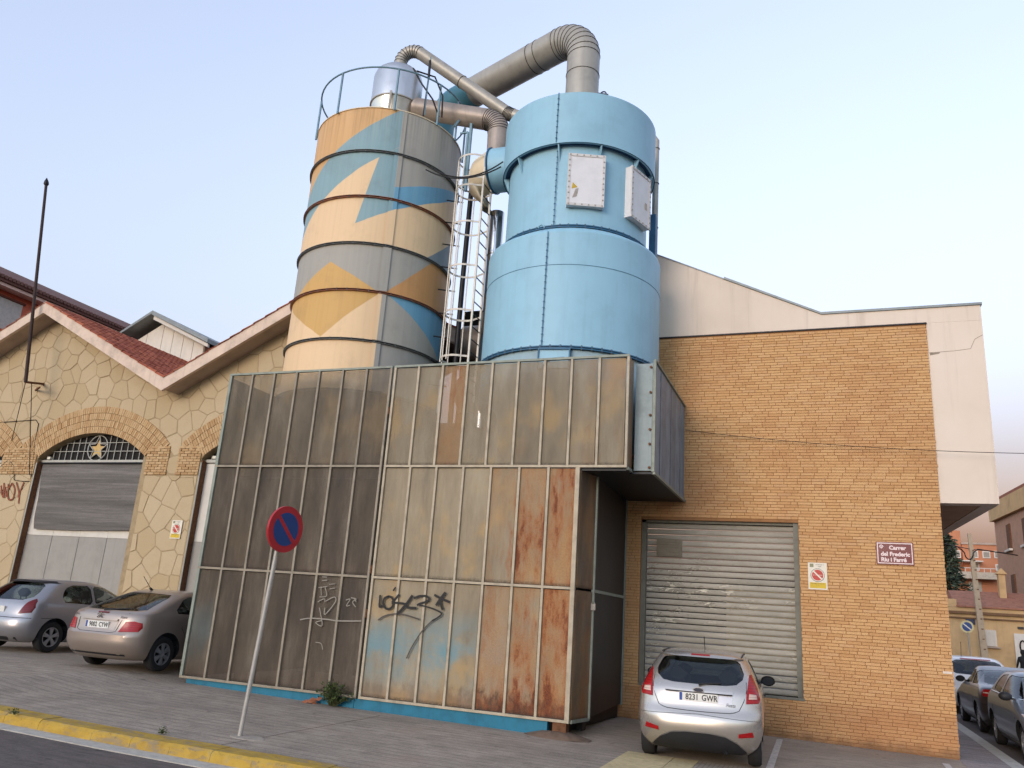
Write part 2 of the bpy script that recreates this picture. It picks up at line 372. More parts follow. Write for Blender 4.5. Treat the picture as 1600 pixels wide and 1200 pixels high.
# ---------------------------------------------------------------- metal finishes
def perf_mat():
    "perforated sheet: fine punched holes, grime, rust; every panel carries its own tone, rust and opening"
    t = NT('perforated sheet'); p = t.pos; g = t.tc('Generated'); gs = t.sep(g)
    tone = t.attr('tone'); rust = t.attr('rust'); seed = t.attr('seed'); op = t.attr('open')
    n1 = t.noise(t.scale(p, (2.6, 2.6, 0.55), t.comb(seed, 0.0, 0.0)), 1.0, 6, 0.68)
    n2 = t.noise(t.scale(p, (1.1, 1.1, 0.9)), 1.0, 4, 0.6)
    n3 = t.noise(p, 38, 3, 0.7)
    dark = t.ramp(n1, [(0.25, sr(56, 50, 44)), (0.5, sr(88, 78, 67)), (0.75, sr(124, 113, 97))])
    lite = t.ramp(n1, [(0.25, sr(128, 117, 97)), (0.5, sr(158, 144, 119)), (0.78, sr(182, 171, 146))])
    c = t.mix(tone, dark, lite)
    c = t.mix(t.math('MULTIPLY', t.step(n2, 0.5, 0.68), t.math('MULTIPLY', tone, 0.5)), c, sr(196, 158, 96))
    blue = t.attr('blue')
    zb = t.math('SUBTRACT', 1.0, t.math('ABSOLUTE', t.math('MULTIPLY', t.math('SUBTRACT', gs[2], 0.42), 2.6)), clamp=True)
    c = t.mix(t.math('MULTIPLY', t.math('MULTIPLY', t.step(t.noise(p, 1.7, 4, 0.6), 0.32, 0.6), blue), zb), c, sr(112, 146, 154))
    stain = t.step(t.math('MULTIPLY_ADD', t.noise(t.scale(p, (1.6, 1.6, 0.7), t.comb(0.0, 0.0, seed)), 1.0, 5, 0.6), 0.55, t.math('MULTIPLY', rust, 0.42)), 0.42, 0.66)
    c = t.mix(t.math('MULTIPLY', stain, 0.62), c, t.ramp(n3, [(0.3, sr(150, 104, 58)), (0.7, sr(186, 138, 82))]))
    # rust: streaks running down and blooms at the foot
    s1 = t.noise(t.comb(t.math('MULTIPLY_ADD', gs[0], 1.7, seed), 0.0, t.math('MULTIPLY', gs[2], 1.3)), 1.0, 3, 0.6)
    s2 = t.noise(t.scale(p, (9, 9, 3.2)), 1.0, 5, 0.7)
    foot = t.math('MULTIPLY', t.step(gs[2], 0.42, 0.0), t.attr('foot'))
    r = t.math('ADD', t.math('MULTIPLY_ADD', s2, 0.55, t.math('MULTIPLY', s1, 0.75)), t.math('MULTIPLY', foot, 0.07))
    th = t.math('MULTIPLY_ADD', rust, -0.36, 0.90)
    m1 = t.step(r, t.math('SUBTRACT', th, 0.05), t.math('ADD', th, 0.2))
    m2 = t.step(r, t.math('ADD', th, 0.10), t.math('ADD', th, 0.22))
    c = t.mix(t.math('MULTIPLY', m1, 0.85), c, t.ramp(n3, [(0.3, sr(128, 70, 32)), (0.7, sr(170, 102, 50))]))
    c = t.mix(t.math('MULTIPLY', m2, 0.85), c, t.ramp(n3, [(0.35, sr(70, 34, 20)), (0.65, sr(130, 62, 28))]))
    nf = t.noise(t.scale(p, (11, 11, 6)), 1.0, 6, 0.75)
    ft = t.step(t.math('MULTIPLY_ADD', nf, 0.34, gs[2]), 0.36, 0.22)
    ft = t.math('MULTIPLY', t.math('MULTIPLY', ft, t.attr('foot')), 0.62, clamp=True)
    c = t.mix(ft, c, t.ramp(nf, [(0.35, sr(62, 34, 24)), (0.55, sr(116, 62, 34)), (0.7, sr(156, 96, 54))]))
    edge = t.math('MULTIPLY', t.step(gs[2], 0.035, 0.0), t.step(n3, 0.3, 0.6))
    c = t.mix(t.math('MULTIPLY', edge, 0.8), c, sr(48, 36, 28))
    c = t.mix(t.math('MULTIPLY', t.step(n3, 0.60, 0.78), 0.35), c, sr(60, 52, 44))
    sh = t.bsdf(c, 0.62, 0.15, t.bump(n3, 0.25, 0.004), 0.35)
    # punched holes on a staggered grid
    ps = t.sep(p); q = 1 / 0.011
    u = t.math('MULTIPLY', t.math('ADD', ps[0], ps[1]), q); v = t.math('MULTIPLY', ps[2], q)
    row = t.math('FLOOR', v); u = t.math('MULTIPLY_ADD', row, 0.5, u)
    du = t.math('SUBTRACT', t.math('FRACT', u), 0.5); dv = t.math('SUBTRACT', t.math('FRACT', v), 0.5)
    d = t.math('SQRT', t.math('ADD', t.math('MULTIPLY', du, du), t.math('MULTIPLY', dv, dv)))
    hole = t.math('LESS_THAN', d, op)
    tr = t.n('BsdfTransparent'); mx = t.n('MixShader'); t.put(mx.inputs[0], hole); t.put(mx.inputs[1], sh); t.put(mx.inputs[2], tr.outputs[0])
    return t.done(mx.outputs[0])
M['perf'] = perf_mat()
M['frame'] = plain('pale frame steel', sr(172, 160, 138), 0.65, 0.2, var=0.16, nsc=5, streak=0.3)
M['framedull'] = plain('dull frame steel', sr(144, 134, 117), 0.65, 0.2, var=0.16, nsc=5, streak=0.35)
M['framegreen'] = plain('weathered frame steel', sr(134, 140, 128), 0.6, 0.2, var=0.14, nsc=5, streak=0.3)
M['plinth'] = plain('blue plinth paint', sr(34, 108, 132), 0.7, var=0.14, nsc=4, streak=0.35)
M['flangetan'] = plain('tan flange', sr(150, 96, 70), 0.7, var=.15); M['flangegrey'] = plain('grey flange', sr(104, 104, 100), 0.65, var=.15)
M['darkmetal'] = plain('dark sheet metal', sr(62, 60, 58), 0.55, 0.3, var=0.2, nsc=3, streak=0.4)
M['blackmetal'] = plain('black steel', sr(30, 30, 32), 0.5, 0.3, var=0.1)
M['rusty'] = plain('rusted steel', sr(110, 74, 50), 0.85, 0.1, var=0.25, nsc=12, bump=0.4)
M['sidedark'] = plain('shade dark side sheet', sr(27, 31, 35), 0.5, 0.2, var=0.2, nsc=3, streak=0.4)  # deep shade under the overhang put into the base colour
M['sidecorr'] = plain('grey blue cladding', sr(116, 134, 148), 0.5, 0.2, var=0.16, nsc=2.5, streak=0.5, rnd=0.16)
M['greystep'] = plain('pale grey plate', sr(130, 142, 143), 0.55, 0.2, var=0.12, nsc=4, streak=0.4)
M['blue'] = plain('light blue paint', sr(144, 187, 205), 0.5, 0.0, var=0.055, nsc=1.3, spec=0.45, streak=0.13)
M['bluedark'] = plain('flange blue', sr(48, 96, 126), 0.55, 0.0, var=0.1, nsc=5)
M['galv'] = plain('dull galvanised duct', sr(166, 160, 148), 0.45, 0.3, var=0.1, nsc=2.2, streak=0.25)
M['galvb'] = plain('brown tinted duct', sr(160, 146, 134), 0.42, 0.3, var=0.12, nsc=2.2, streak=0.35)
M['seamline'] = plain('duct seam', sr(80, 76, 70), 0.6, 0.4, var=0.1)
M['silver'] = plain('bare aluminium', sr(196, 198, 200), 0.34, 0.75, var=0.06, nsc=3, streak=0.15)
M['silverb'] = plain('bright aluminium', sr(226, 224, 216), 0.28, 0.8, var=0.05, nsc=5)
M['railpaint'] = plain('blue grey rail', sr(110, 140, 152), 0.5, 0.1, var=0.1)
M['ivory'] = plain('ivory ladder paint', sr(206, 198, 184), 0.55, 0.1, var=0.1, nsc=9)
M['cream'] = plain('cream paint', sr(222, 204, 172), 0.55, var=0.06, nsc=3, streak=0.2)
M['chrome'] = plain('polished pipe', sr(190, 190, 192), 0.16, 0.95, var=0.05, nsc=3)
M['cable'] = plain('black cable', sr(26, 25, 26), 0.5, var=0.05)
M['hatch'] = plain('white hatch cover', sr(216, 214, 212), 0.45, 0.1, var=0.05, nsc=2.5, streak=0.12)
M['hatchrim'] = plain('white hatch rim', sr(206, 202, 198), 0.5, var=.08)
M['bolt'] = plain('bolt head', sr(150, 146, 138), 0.5, 0.4, var=0.1)
M['boltd'] = plain('dark bolt head', sr(70, 74, 78), 0.5, 0.4, var=0.1)
M['spray'] = plain('black spray paint', sr(13, 11, 10), 0.6, var=0.0)
M['sprayw'] = plain('white scratch paint', sr(140, 134, 122), 0.7, var=0.1)
M['sprayt'] = plain('thin black spray', sr(78, 72, 64), 0.7, var=0.1)

# ---------------------------------------------------------------- perforated enclosure at the foot of the silos
E = 12.77
enc = thing('equipment_enclosure', 'tall rust-stained perforated metal screen of framed panels around the silo feet', 'enclosure', (-7.5, E, gz(-7.5)))
RZ = (0.175, 2.17, 4.155, 6.065)
def panel(x0, x1, z0, z1, tone, rust, foot, op, blue=0.0, y=E + 0.02):
    mb = MB(); mb.box(x0 + 0.023, x1 - 0.042, y, y + 0.006, z0 + 0.028, z1 - 0.034)
    o = mb.build('panel', M['perf'], enc)
    o['tone'] = tone; o['rust'] = rust; o['foot'] = foot; o['open'] = op; o['seed'] = random.uniform(0, 40); o['blue'] = blue
    return o
lx = [-11.30 + (3.755 / 7) * i for i in range(8)]
ux = [-7.455 + (4.478 / 9) * i for i in range(10)]
wx = [-7.455 + (3.685 / 7) * i for i in range(8)]
for r in range(3):
    for i in range(7):
        panel(lx[i], lx[i + 1], RZ[r], RZ[r + 1], (0.04, 0.06, 0.30)[r] + random.uniform(-.04, .06), random.uniform(0.0, 0.18), 0.1, (0.33, 0.33, 0.36)[r], 0.25 if (r == 0 and i == 0) else 0)
for i in range(9):
    panel(ux[i], ux[i + 1], RZ[2], RZ[3], (0.72, 0.76, 0.70, 0.74, 0.76, 0.70, 0.74, 0.68, 0.66)[i], (0.22, 0.28, 0.62, 0.08, 0.12, 0.26, 0.10, 0.40, 0.46)[i], 0.0, 0.35)
for i in range(7):
    panel(wx[i], wx[i + 1], RZ[1], RZ[2], (0.92, 0.95, 0.95, 0.85, 0.8, 0.78, 0.7)[i] , (0.10, 0.16, 0.24, 0.2, 0.55, 0.78, 0.92)[i], 0.0, 0.24)
    panel(wx[i], wx[i + 1], RZ[0], RZ[1], (0.9, 0.92, 0.9, 0.85, 0.8, 0.78, 0.7)[i], (0.10, 0.08, 0.10, 0.14, 0.66, 0.74, 0.94)[i], (0.5, 0.5, 0.5, 0.7, 1.3, 1.4, 1.2)[i], 0.22, (0.9, 1.0, 1.0, 0.9, 0.55, 0.3, 0.35)[i])
def fbar(x0, x1, z0, z1, mat='frame', y0=E - 0.02, y1=E + 0.04, name='frame_bar'):
    mb = MB(); mb.box(x0, x1, y0, y1, z0, z1); return mb.build(name, M[mat], enc)
for i, x in enumerate(lx):
    for r in range(3): fbar(x - (0.04 if i == 0 else 0.021), x + 0.021, RZ[r] + 0.021, RZ[r + 1] - 0.021, 'framegreen' if i == 0 else 'framedull')
for i, x in enumerate(ux): fbar(x - 0.021, x + 0.021, RZ[2] + 0.021, RZ[3] - 0.021)
for i, x in enumerate(wx):
    for r in range(2):
        w = 0.05 if i == 7 else 0.021
        fbar(x - w, x + 0.021, RZ[r] + 0.021, RZ[r + 1] - 0.021)
for r in range(4):
    fbar(lx[0] - 0.04, lx[7] + 0.021, RZ[r] - 0.020, RZ[r] + 0.020, 'framegreen' if r == 3 else 'framedull', E - 0.022)
    fbar(ux[0] - 0.021, (ux[9] if r >= 2 else wx[7]) + 0.021, RZ[r] - 0.020, RZ[r] + 0.020, 'framegreen' if r == 3 else 'frame', E - 0.022)
# hinges on the gap between the two leaves
for z in (1.55, 2.3, 5.2):
    mb = MB(); mb.tube([(-7.50, E - 0.02, z - 0.07), (-7.50, E - 0.02, z + 0.07)], 0.018, 8); mb.build('hinge', M['rusty'], enc, 40)
mb = MB(); mb.box(-11.2, -7.58, E + 0.03, E + 0.16, -0.10, 0.148); mb.box(-7.56, -4.10, E + 0.01, E + 0.14, -0.20, 0.148)
mb.build('plinth', M['plinth'], enc)
# right hand side under the overhang
def side_panel(p, q, z0, z1, tone, rust, op=0.2, mat='perf', name='panel', foot=0.2):
    a = Vector((p[0], p[1], 0)); b = Vector((q[0], q[1], 0)); t = (b - a).normalized(); nn = Vector((t.y, -t.x, 0))
    a2, b2 = a + t * 0.02, b - t * 0.02; mb = MB()
    vs = [(v.x, v.y, z) for z in (z0 + 0.02, z1 - 0.02) for v in (a2, b2, b2 - nn * 0.008, a2 - nn * 0.008)]
    mb.add(vs, [(0, 1, 2, 3), (4, 7, 6, 5), (0, 4, 5, 1), (1, 5, 6, 2), (2, 6, 7, 3), (3, 7, 4, 0)])
    o = mb.build(name, M[mat], enc)
    o['tone'] = tone; o['rust'] = rust; o['foot'] = foot; o['open'] = op; o['seed'] = random.uniform(0, 40); o['blue'] = 0.0
    return o
A0, A1, A2 = (-3.735, E + 0.01), (-3.62, 13.42), (-3.74, 16.2)
for z0, z1 in ((RZ[0], RZ[1]), (RZ[1], 4.12)):
    side_panel(A0, A1, z0, z1, 0.15, 0.55)
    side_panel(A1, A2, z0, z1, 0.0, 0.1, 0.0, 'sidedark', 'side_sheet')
mb = MB()
for p in (A1, A2): mb.bar((p[0], p[1], RZ[0]), (p[0], p[1], 4.12), 0.05, 0.05)
mb.bar((A1[0], A1[1], RZ[1]), (A2[0], A2[1], RZ[1]), 0.04, 0.05); mb.bar((A0[0], A0[1] + 0.03, RZ[0]), (A1[0], A1[1], RZ[0]), 0.04, 0.05)
mb.build('side_frame', M['framegreen'], enc)
mb = MB(); mb.bar((A0[0] - .25, 13.2, 0.07), (A2[0] - .1, 16.1, 0.07), 0.1, 0.2); mb.build('side_plinth', M['blackmetal'], enc)
mb = MB(); mb.box(-3.64, -3.56, 13.36, 13.40, 1.86, 1.96); mb.tube(arc_pts((-3.60, 13.38, 1.96), (1, 0, 0), (0, 0, 1), 0.028, 0, 180, 8), 0.008, 6); mb.build('padlock', M['bolt'], enc, 40)
# overhanging upper part
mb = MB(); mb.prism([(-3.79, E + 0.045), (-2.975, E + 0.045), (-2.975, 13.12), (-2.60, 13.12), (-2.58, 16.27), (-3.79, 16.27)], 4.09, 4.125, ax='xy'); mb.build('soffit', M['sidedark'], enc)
side_panel((-2.955, E + 0.03), (-2.955, 13.12), 4.13, 6.06, 0.4, 0.6, 0.22)
o = side_panel((-2.94, 13.13), (-2.61, 13.13), 4.13, 6.04, 0.6, 0.0, 0.0, 'greystep', 'step_panel')
for z in (4.2, 4.6, 4.85, 5.1, 5.5, 5.95):
    mb = MB(); mb.tube([(-2.66, 13.10, z), (-2.66, 13.125, z)], 0.022, 8); mb.build('bolt', M['rusty'], o, 40)
for i in range(6):
    ya, yb = 13.14 + 0.522 * i, 13.14 + 0.522 * (i + 1)
    off = 0.012 * (i % 2)
    side_panel((-2.60 + off, ya), (-2.60 + off, yb + 0.03), 4.13, 6.06, 0, 0, 0, 'sidecorr', 'cladding_sheet')
mb = MB(); mb.bar((-2.585, 13.12, 4.11), (-2.575, 16.27, 4.11), 0.05, 0.045); mb.bar((-2.96, E + .05, 4.135), (-2.96, 13.11, 4.135), 0.045, 0.045)
mb.bar((-2.59, 13.12, 6.075), (-2.58, 16.27, 6.075), 0.04, 0.03); mb.bar((-2.595, 13.115, 4.13), (-2.595, 13.115, 6.06), 0.05, 0.03)
mb.build('overhang_trim', M['framegreen'], enc)
# rear and left cladding, internal beams
mb = MB(); mb.box(-11.3, -3.8, 17.0, 17.04, 0.1, 6.0); mb.box(-11.32, -11.30, E + .05, 17.0, 0.17, 6.0); mb.build('rear_cladding', M['darkmetal'], enc)
mb = MB()
for z in (2.17, 4.1): mb.box(-11.25, -3.85, 13.3, 13.42, z - 0.08, z + 0.08)
mb.build('inner_beam', M['darkmetal'], enc)
# rusted foot at the corner
mb = MB(); mb.box(-4.02, -3.80, E + 0.03, E + 0.2, -0.12, 0.15); mb.build('foot', M['rusty'], enc)
mb = MB(); mb.lathe([(0.55, 0.0), (0.42, 0.035), (0.24, 0.07), (0.0, 0.09)], -3.93, E + 0.02, 18); mb.v = [(v[0], E + (v[1] - E) * 0.55, v[2] + gz(v[0]) - 0.004 + 0.012 * math.sin(v[0] * 31)) for v in mb.v]
mb.build('mortar_mound', plain('spilled mortar', sr(112, 92, 76), 0.9, var=0.2, nsc=9, bump=0.5), enc, 60)
# painted tags
def stroke(pts, w, mat, y=E - 0.024):
    mb = MB(); P = []
    q = [at(px, py, y) for px, py in pts]; q = [(v.x, v.z) for v in q]
    if len(q) > 2:
        for i in range(len(q) - 1):
            p0 = q[max(i - 1, 0)]; p1 = q[i]; p2 = q[i + 1]; p3 = q[min(i + 2, len(q) - 1)]
            for s_ in range(5):
                t = s_ / 5
                P.append(tuple(0.5 * ((2 * p1[k]) + (-p0[k] + p2[k]) * t + (2 * p0[k] - 5 * p1[k] + 4 * p2[k] - p3[k]) * t * t + (-p0[k] + 3 * p1[k] - 3 * p2[k] + p3[k]) * t ** 3) for k in (0, 1)))
        P.append(q[-1])
    else: P = q
    return P
def graffiti(strokes, mat, scale, y=E - 0.024, name='graffiti', parent=None):
    mb = MB(); k = 0
    for w, pts in strokes:
        mb.ribbon(stroke([scale(*p) for p in pts], w, mat, y), w, y - 0.0006 * k, 0.003); k += 1
    return mb.build(name, M[mat], parent or enc)
g8 = lambda x, y: (580 + x / 8, 880 + y / 8)
graffiti([(0.034, [(112, 395), (105, 470), (103, 545), (150, 525)]),
          (0.036, [(215, 412), (165, 440), (148, 500), (175, 560), (215, 572), (265, 540), (275, 470), (250, 425), (210, 412)]),
          (0.05, [(270, 470), (272, 510)]), (0.04, [(350, 390), (300, 450), (268, 490)]), (0.036, [(280, 495), (360, 498), (430, 510)]),
          (0.045, [(516, 400), (440, 510), (325, 640)]), (0.042, [(430, 510), (450, 550), (565, 562)]),
          (0.036, [(535, 440), (600, 412), (690, 412), (725, 445), (690, 480), (600, 510), (575, 530)]),
          (0.026, [(600, 525), (680, 540), (800, 580), (880, 630), (830, 680), (760, 720)]),
          (0.04, [(790, 395), (870, 440), (985, 488)]), (0.045, [(930, 365), (870, 440), (812, 530)]), (0.036, [(865, 450), (872, 520), (895, 585)]),
          (0.03, [(310, 300), (275, 345)])], 'spray', g8)
graffiti([(0.024, [(85, 712), (160, 662), (280, 635), (420, 645), (605, 705)]), (0.022, [(760, 720), (650, 830), (560, 960), (490, 1080), (440, 1190)])], 'sprayt', g8, E - 0.0235)
g9 = lambda x, y: (260 + x / 3.4286, 840 + y / 3.4286)
graffiti([(0.022, [(716, 440), (770, 432), (860, 438), (920, 446), (1045, 447)]), (0.015, [(835, 210), (860, 212)]), (0.015, [(832, 230), (862, 228)]),
          (0.015, [(815, 268), (862, 262)]), (0.013, [(828, 262), (830, 310)]), (0.013, [(850, 265), (858, 312), (820, 318)]), (0.013, [(872, 250), (905, 248)]), (0.013, [(875, 275), (905, 270)]),
          (0.015, [(810, 345), (845, 328), (850, 345)]), (0.016, [(855, 340), (900, 318), (905, 345), (850, 412), (850, 375)]), (0.015, [(820, 375), (835, 470), (800, 455), (830, 445)]),
          (0.015, [(962, 335), (985, 330), (965, 365), (985, 362)]), (0.015, [(990, 322), (1018, 330), (998, 345), (1015, 372)]), (0.013, [(1005, 322), (1018, 345)]),
          (0.012, [(800, 560), (830, 568), (838, 600)])], 'sprayw', g9, E - 0.023, 'scratched_tag')

# ---------------------------------------------------------------- painted silo
SX, SY, SRAD = -9.52, 14.87, 1.72
silo = thing('painted_silo', 'tall round silo painted with ochre, peach, grey and teal camouflage shapes', 'silo', (SX, SY, 0.0))
def mural():
    t = NT('camouflage mural'); o = t.sep(t.tc('Object'))
    u = t.math('MULTIPLY', t.math('ARCTAN2', o[0], t.math('MULTIPLY', o[1], -1.0)), 180 / math.pi); v = o[2]
    wob = t.noise(t.tc('Object'), 2.0, 2, 0.5)
    v2 = t.math('MULTIPLY_ADD', wob, 0.05, t.math('SUBTRACT', v, 0.025))
    Pc, Oc, Tc, Gc, Uc, Sc, Bc, Oc2 = sr(226, 194, 152), sr(208, 164, 110), sr(132, 162, 168), sr(162, 158, 148), sr(104, 156, 182), sr(128, 140, 146), sr(196, 144, 90), sr(202, 160, 94)
    c = Pc
    def poly(c, pts, col):
        ar = sum(pts[i][0] * pts[(i + 1) % len(pts)][1] - pts[(i + 1) % len(pts)][0] * pts[i][1] for i in range(len(pts)))
        if ar < 0: pts = pts[::-1]
        m = None
        for i in range(len(pts)):
            (x0, y0), (x1, y1) = pts[i], pts[(i + 1) % len(pts)]
            a, b = -(y1 - y0) * 33, (x1 - x0); L = math.hypot(a, b) or 1; a, b = a / L, b / L      # 33 deg ~ 1 m
            k = -(a * x0 / 33 + b * y0)
            f = t.math('ADD', t.math('MULTIPLY_ADD', u, a / 33, k), t.math('MULTIPLY', v2, b))
            m = f if m is None else t.math('MINIMUM', m, f)
        return t.mix(t.step(m, -0.006, 0.006), c, col)
    def sh(c, pts, col): return poly(c, pts, col)
    c = sh(c, [(-180, 12.6), (39, 12.6), (39, 12.40), (-100, 9.4), (-180, 9.4)], Oc)
    c = sh(c, [(39, 12.40), (-100, 9.4), (-100, 8.3), (25.5, 11.12), (39, 11.42)], Tc)
    c = sh(c, [(25.5, 11.12), (14, 9.49), (39, 9.87), (39, 11.42)], Tc)
    c = sh(c, [(39, 12.6), (180, 12.6), (180, 12.05), (39, 10.43)], Gc)
    c = sh(c, [(39, 10.43), (151, 11.72), (39, 9.87)], Uc)
    c = sh(c, [(69, 9.03), (160, 11.2), (160, 9.03)], Sc)
    c = sh(c, [(-180, 7.965), (180, 7.965), (180, 9.03), (-180, 9.03)], Gc)
    c = sh(c, [(-36, 7.965), (-0.8, 8.62), (36, 7.965)], Oc2)
    c = sh(c, [(40, 7.965), (77, 9.03), (160, 9.03), (160, 7.965)], Bc)
    c = sh(c, [(-180, 6.88), (39, 6.88), (39, 7.965), (-180, 7.965)], Pc)
    c = sh(c, [(-54, 7.965), (38, 7.965), (-0.8, 6.94)], Oc2)
    c = sh(c, [(39, 7.965), (180, 7.965), (180, 6.88), (39, 6.88)], Gc)
    c = sh(c, [(43, 7.95), (104, 6.88), (160, 6.88), (160, 7.965)], Uc)
    c = sh(c, [(39, 6.88), (180, 6.88), (180, 4.0), (39, 4.0)], sr(150, 148, 142))
    # weather: runs under the rim and below the flanges
    run = t.noise(t.comb(t.math('MULTIPLY', u, 0.28), 0.0, t.math('MULTIPLY', v, 0.22)), 1.0, 6, 0.7)
    top = t.step(v, 11.2, 12.4)
    c = t.mix(t.math('MULTIPLY', t.step(run, 0.45, 0.72), t.math('MULTIPLY_ADD', top, 0.30, 0.10)), c, sr(96, 86, 72))
    c = t.mix(t.math('MULTIPLY', t.step(run, 0.55, 0.30), t.math('MULTIPLY_ADD', top, 0.22, 0.05)), c, sr(226, 204, 164))
    bl = t.noise(t.tc('Object'), 1.4, 5, 0.65)
    c = t.mix(t.math('MULTIPLY', t.step(bl, 0.5, 0.75), 0.16), c, sr(90, 80, 66))
    return t.done(t.bsdf(c, 0.6, 0.0, t.bump(t.noise(t.tc('Object'), 3, 3, 0.5), 0.12, 0.02), 0.35))
M['mural'] = mural()
rings = (11.24, 10.13, 9.03, 7.965, 6.88, 5.80)
zs = [12.35] + list(rings)
for i in range(6):
    mb = MB(); mb.lathe([(SRAD, zs[i] - 0.012), (SRAD, zs[i + 1] + 0.022)], SX, SY, 96); mb.build('shell_ring', M['mural'], silo, 40)
for i, z in enumerate(rings):
    mb = MB(); mb.lathe([(SRAD - .02, z + 0.022), (SRAD + 0.055, z + 0.022), (SRAD + 0.055, z + 0.013), (SRAD - .02, z + 0.013)], SX, SY, 96)
    mb.lathe([(SRAD - .02, z - 0.012), (SRAD + 0.05, z - 0.012), (SRAD + 0.05, z - 0.021), (SRAD - .02, z - 0.021)], SX, SY, 96)
    mb.lathe([(SRAD - .02, z + 0.012), (SRAD + .012, z + 0.012), (SRAD + .012, z - 0.011), (SRAD - .02, z - 0.011)], SX, SY, 96, m=1)
    b = mb.build('flange', [M['flangetan' if i in (1, 3) else 'flangegrey'], M['blackmetal']], silo, 40)
    mb = MB()
    for k in range(48):
        w = R(-150 + 7.5 * k); r = SRAD + 0.036
        mb.box(SX + r * math.sin(w) - .010, SX + r * math.sin(w) + .010, SY - r * math.cos(w) - .010, SY - r * math.cos(w) + .010, z - 0.028, z + 0.03)
    mb.build('flange_bolts', M['boltd'], b, kind='stuff')
for a in (39, -84, 156):
    for i in range(6):
        mb = MB(); mb.lathe([(SRAD, zs[i] - .03), (SRAD + 0.03, zs[i] - .03), (SRAD + 0.03, zs[i + 1] + .04), (SRAD, zs[i + 1] + .04)], SX, SY, 4, a - 3.0, a + 3.0)
        mb.build('seam_strip', M['mural'], silo)
mb = MB(); mb.lathe([(SRAD, 12.338), (SRAD + 0.02, 12.338), (SRAD + 0.02, 12.36), (SRAD - .04, 12.365), (0.9, 12.6), (0.0, 12.68)], SX, SY, 96); mb.build('roof', M['cream'], silo, 40)
mb = MB(); mb.lathe([(SRAD, 5.80), (SRAD, 5.55), (0.35, 3.2), (0.3, 2.9), (0.0, 2.9)], SX, SY, 64); mb.build('hopper_cone', M['darkmetal'], silo, 40)
for a in (45, 135, 225, 315):
    mb = MB(); w = R(a); xx, yy = SX + 1.66 * math.sin(w), SY - 1.66 * math.cos(w); mb.box(xx - .09, xx + .09, yy - .09, yy + .09, gz(xx), 5.85); mb.build('support_leg', M['darkmetal'], silo)
# railing
ra = SRAD + 0.05
mb = MB(); mb.tube([(SX + ra * math.sin(R(a)), SY - ra * math.cos(R(a)), 13.37) for a in range(0, 360, 6)], 0.020, 8, closed=True); mb.build('top_rail', M['railpaint'], silo, 60)
for a in (-140, -100, -58, -13, 32, 66, 88, 120, 165, 195):
    mb = MB(); xx, yy = SX + ra * math.sin(R(a)), SY - ra * math.cos(R(a)); mb.bar((xx, yy, 12.30), (xx, yy, 13.36), 0.036, 0.036); mb.build('rail_post', M['railpaint'], silo)
# aluminium receiver on the silo roof
rec = thing('dust_receiver', 'silver domed drum standing on the silo roof inside the railing', 'receiver', (SX, SY, 12.6))
mb = MB(); mb.lathe([(0.61, 13.52), (0.61, 14.28), (0.57, 14.42), (0.45, 14.54), (0.25, 14.60), (0.16, 14.62)], SX, SY, 48); mb.build('drum', M['silver'], rec, 40)
mb = MB(); mb.lathe([(0.61, 13.5), (0.63, 13.5), (0.63, 13.53), (0.61, 13.53)], SX, SY, 48); mb.build('drum_rim', M['galv'], rec, 40)
mb = MB(); mb.lathe([(0.60, 13.5), (0.42, 12.95), (0.36, 12.5)], SX, SY, 40); mb.build('cone', M['silverb'], rec, 40)
for a in (20, 140, 260):
    mb = MB(); w = R(a); mb.bar((SX + .66 * math.sin(w), SY - .66 * math.cos(w), 13.55), (SX + .75 * math.sin(w), SY - .75 * math.cos(w), 12.5), .05, .05); mb.build('leg', M['galv'], rec)

# ---------------------------------------------------------------- blue filter tower
BX, BY = -4.72, 14.97
tow = thing('filter_tower', 'huge light blue cylindrical filter tower with wider cap and bolted white hatches', 'filter tower', (BX, BY, 0.0))
mb = MB(); mb.lathe([(1.80, 6.46), (1.80, 8.76)], BX, BY, 96); mb.lathe([(1.80, 8.76), (1.785, 8.81), (1.54, 8.975)], BX, BY, 96); mb.build('lower_shell', M['blue'], tow, 50)
mb = MB(); mb.lathe([(1.797, 8.075), (1.805, 8.075), (1.805, 8.085), (1.797, 8.085)], BX, BY, 96); mb.build('weld_seam', M['bluedark'], tow, 40)
mb = MB(); mb.lathe([(1.49, 9.02), (1.49, 10.84)], BX, BY, 96); mb.build('upper_shell', M['blue'], tow, 40)
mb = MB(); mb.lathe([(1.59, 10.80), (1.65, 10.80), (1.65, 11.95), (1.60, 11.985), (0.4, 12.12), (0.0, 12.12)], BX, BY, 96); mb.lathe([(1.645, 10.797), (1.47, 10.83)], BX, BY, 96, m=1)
mb.build('cap', [M['blue'], plain('cap shadow navy', sr(24, 58, 92), 0.7, var=.1)], tow, 40)  # shadow band below the cap painted in as a navy ring
for a in (-105, -68, -34, 2, 33, 66, 92):
    mb = MB(); w = R(a); d = Vector((math.sin(w), -math.cos(w), 0)); n_ = Vector((math.cos(w), math.sin(w), 0)) * 0.012; c0 = Vector((BX, BY, 0))
    tri = [d * 1.502 + Vector((0, 0, 10.81)), d * 1.63 + Vector((0, 0, 10.80)), d * 1.502 + Vector((0, 0, 10.48))]
    mb.add([c0 + p + n_ for p in tri] + [c0 + p - n_ for p in tri], [(0, 1, 2), (5, 4, 3), (0, 3, 4, 1), (1, 4, 5, 2), (2, 5, 3, 0)]); mb.build('gusset', M['blue'], tow)
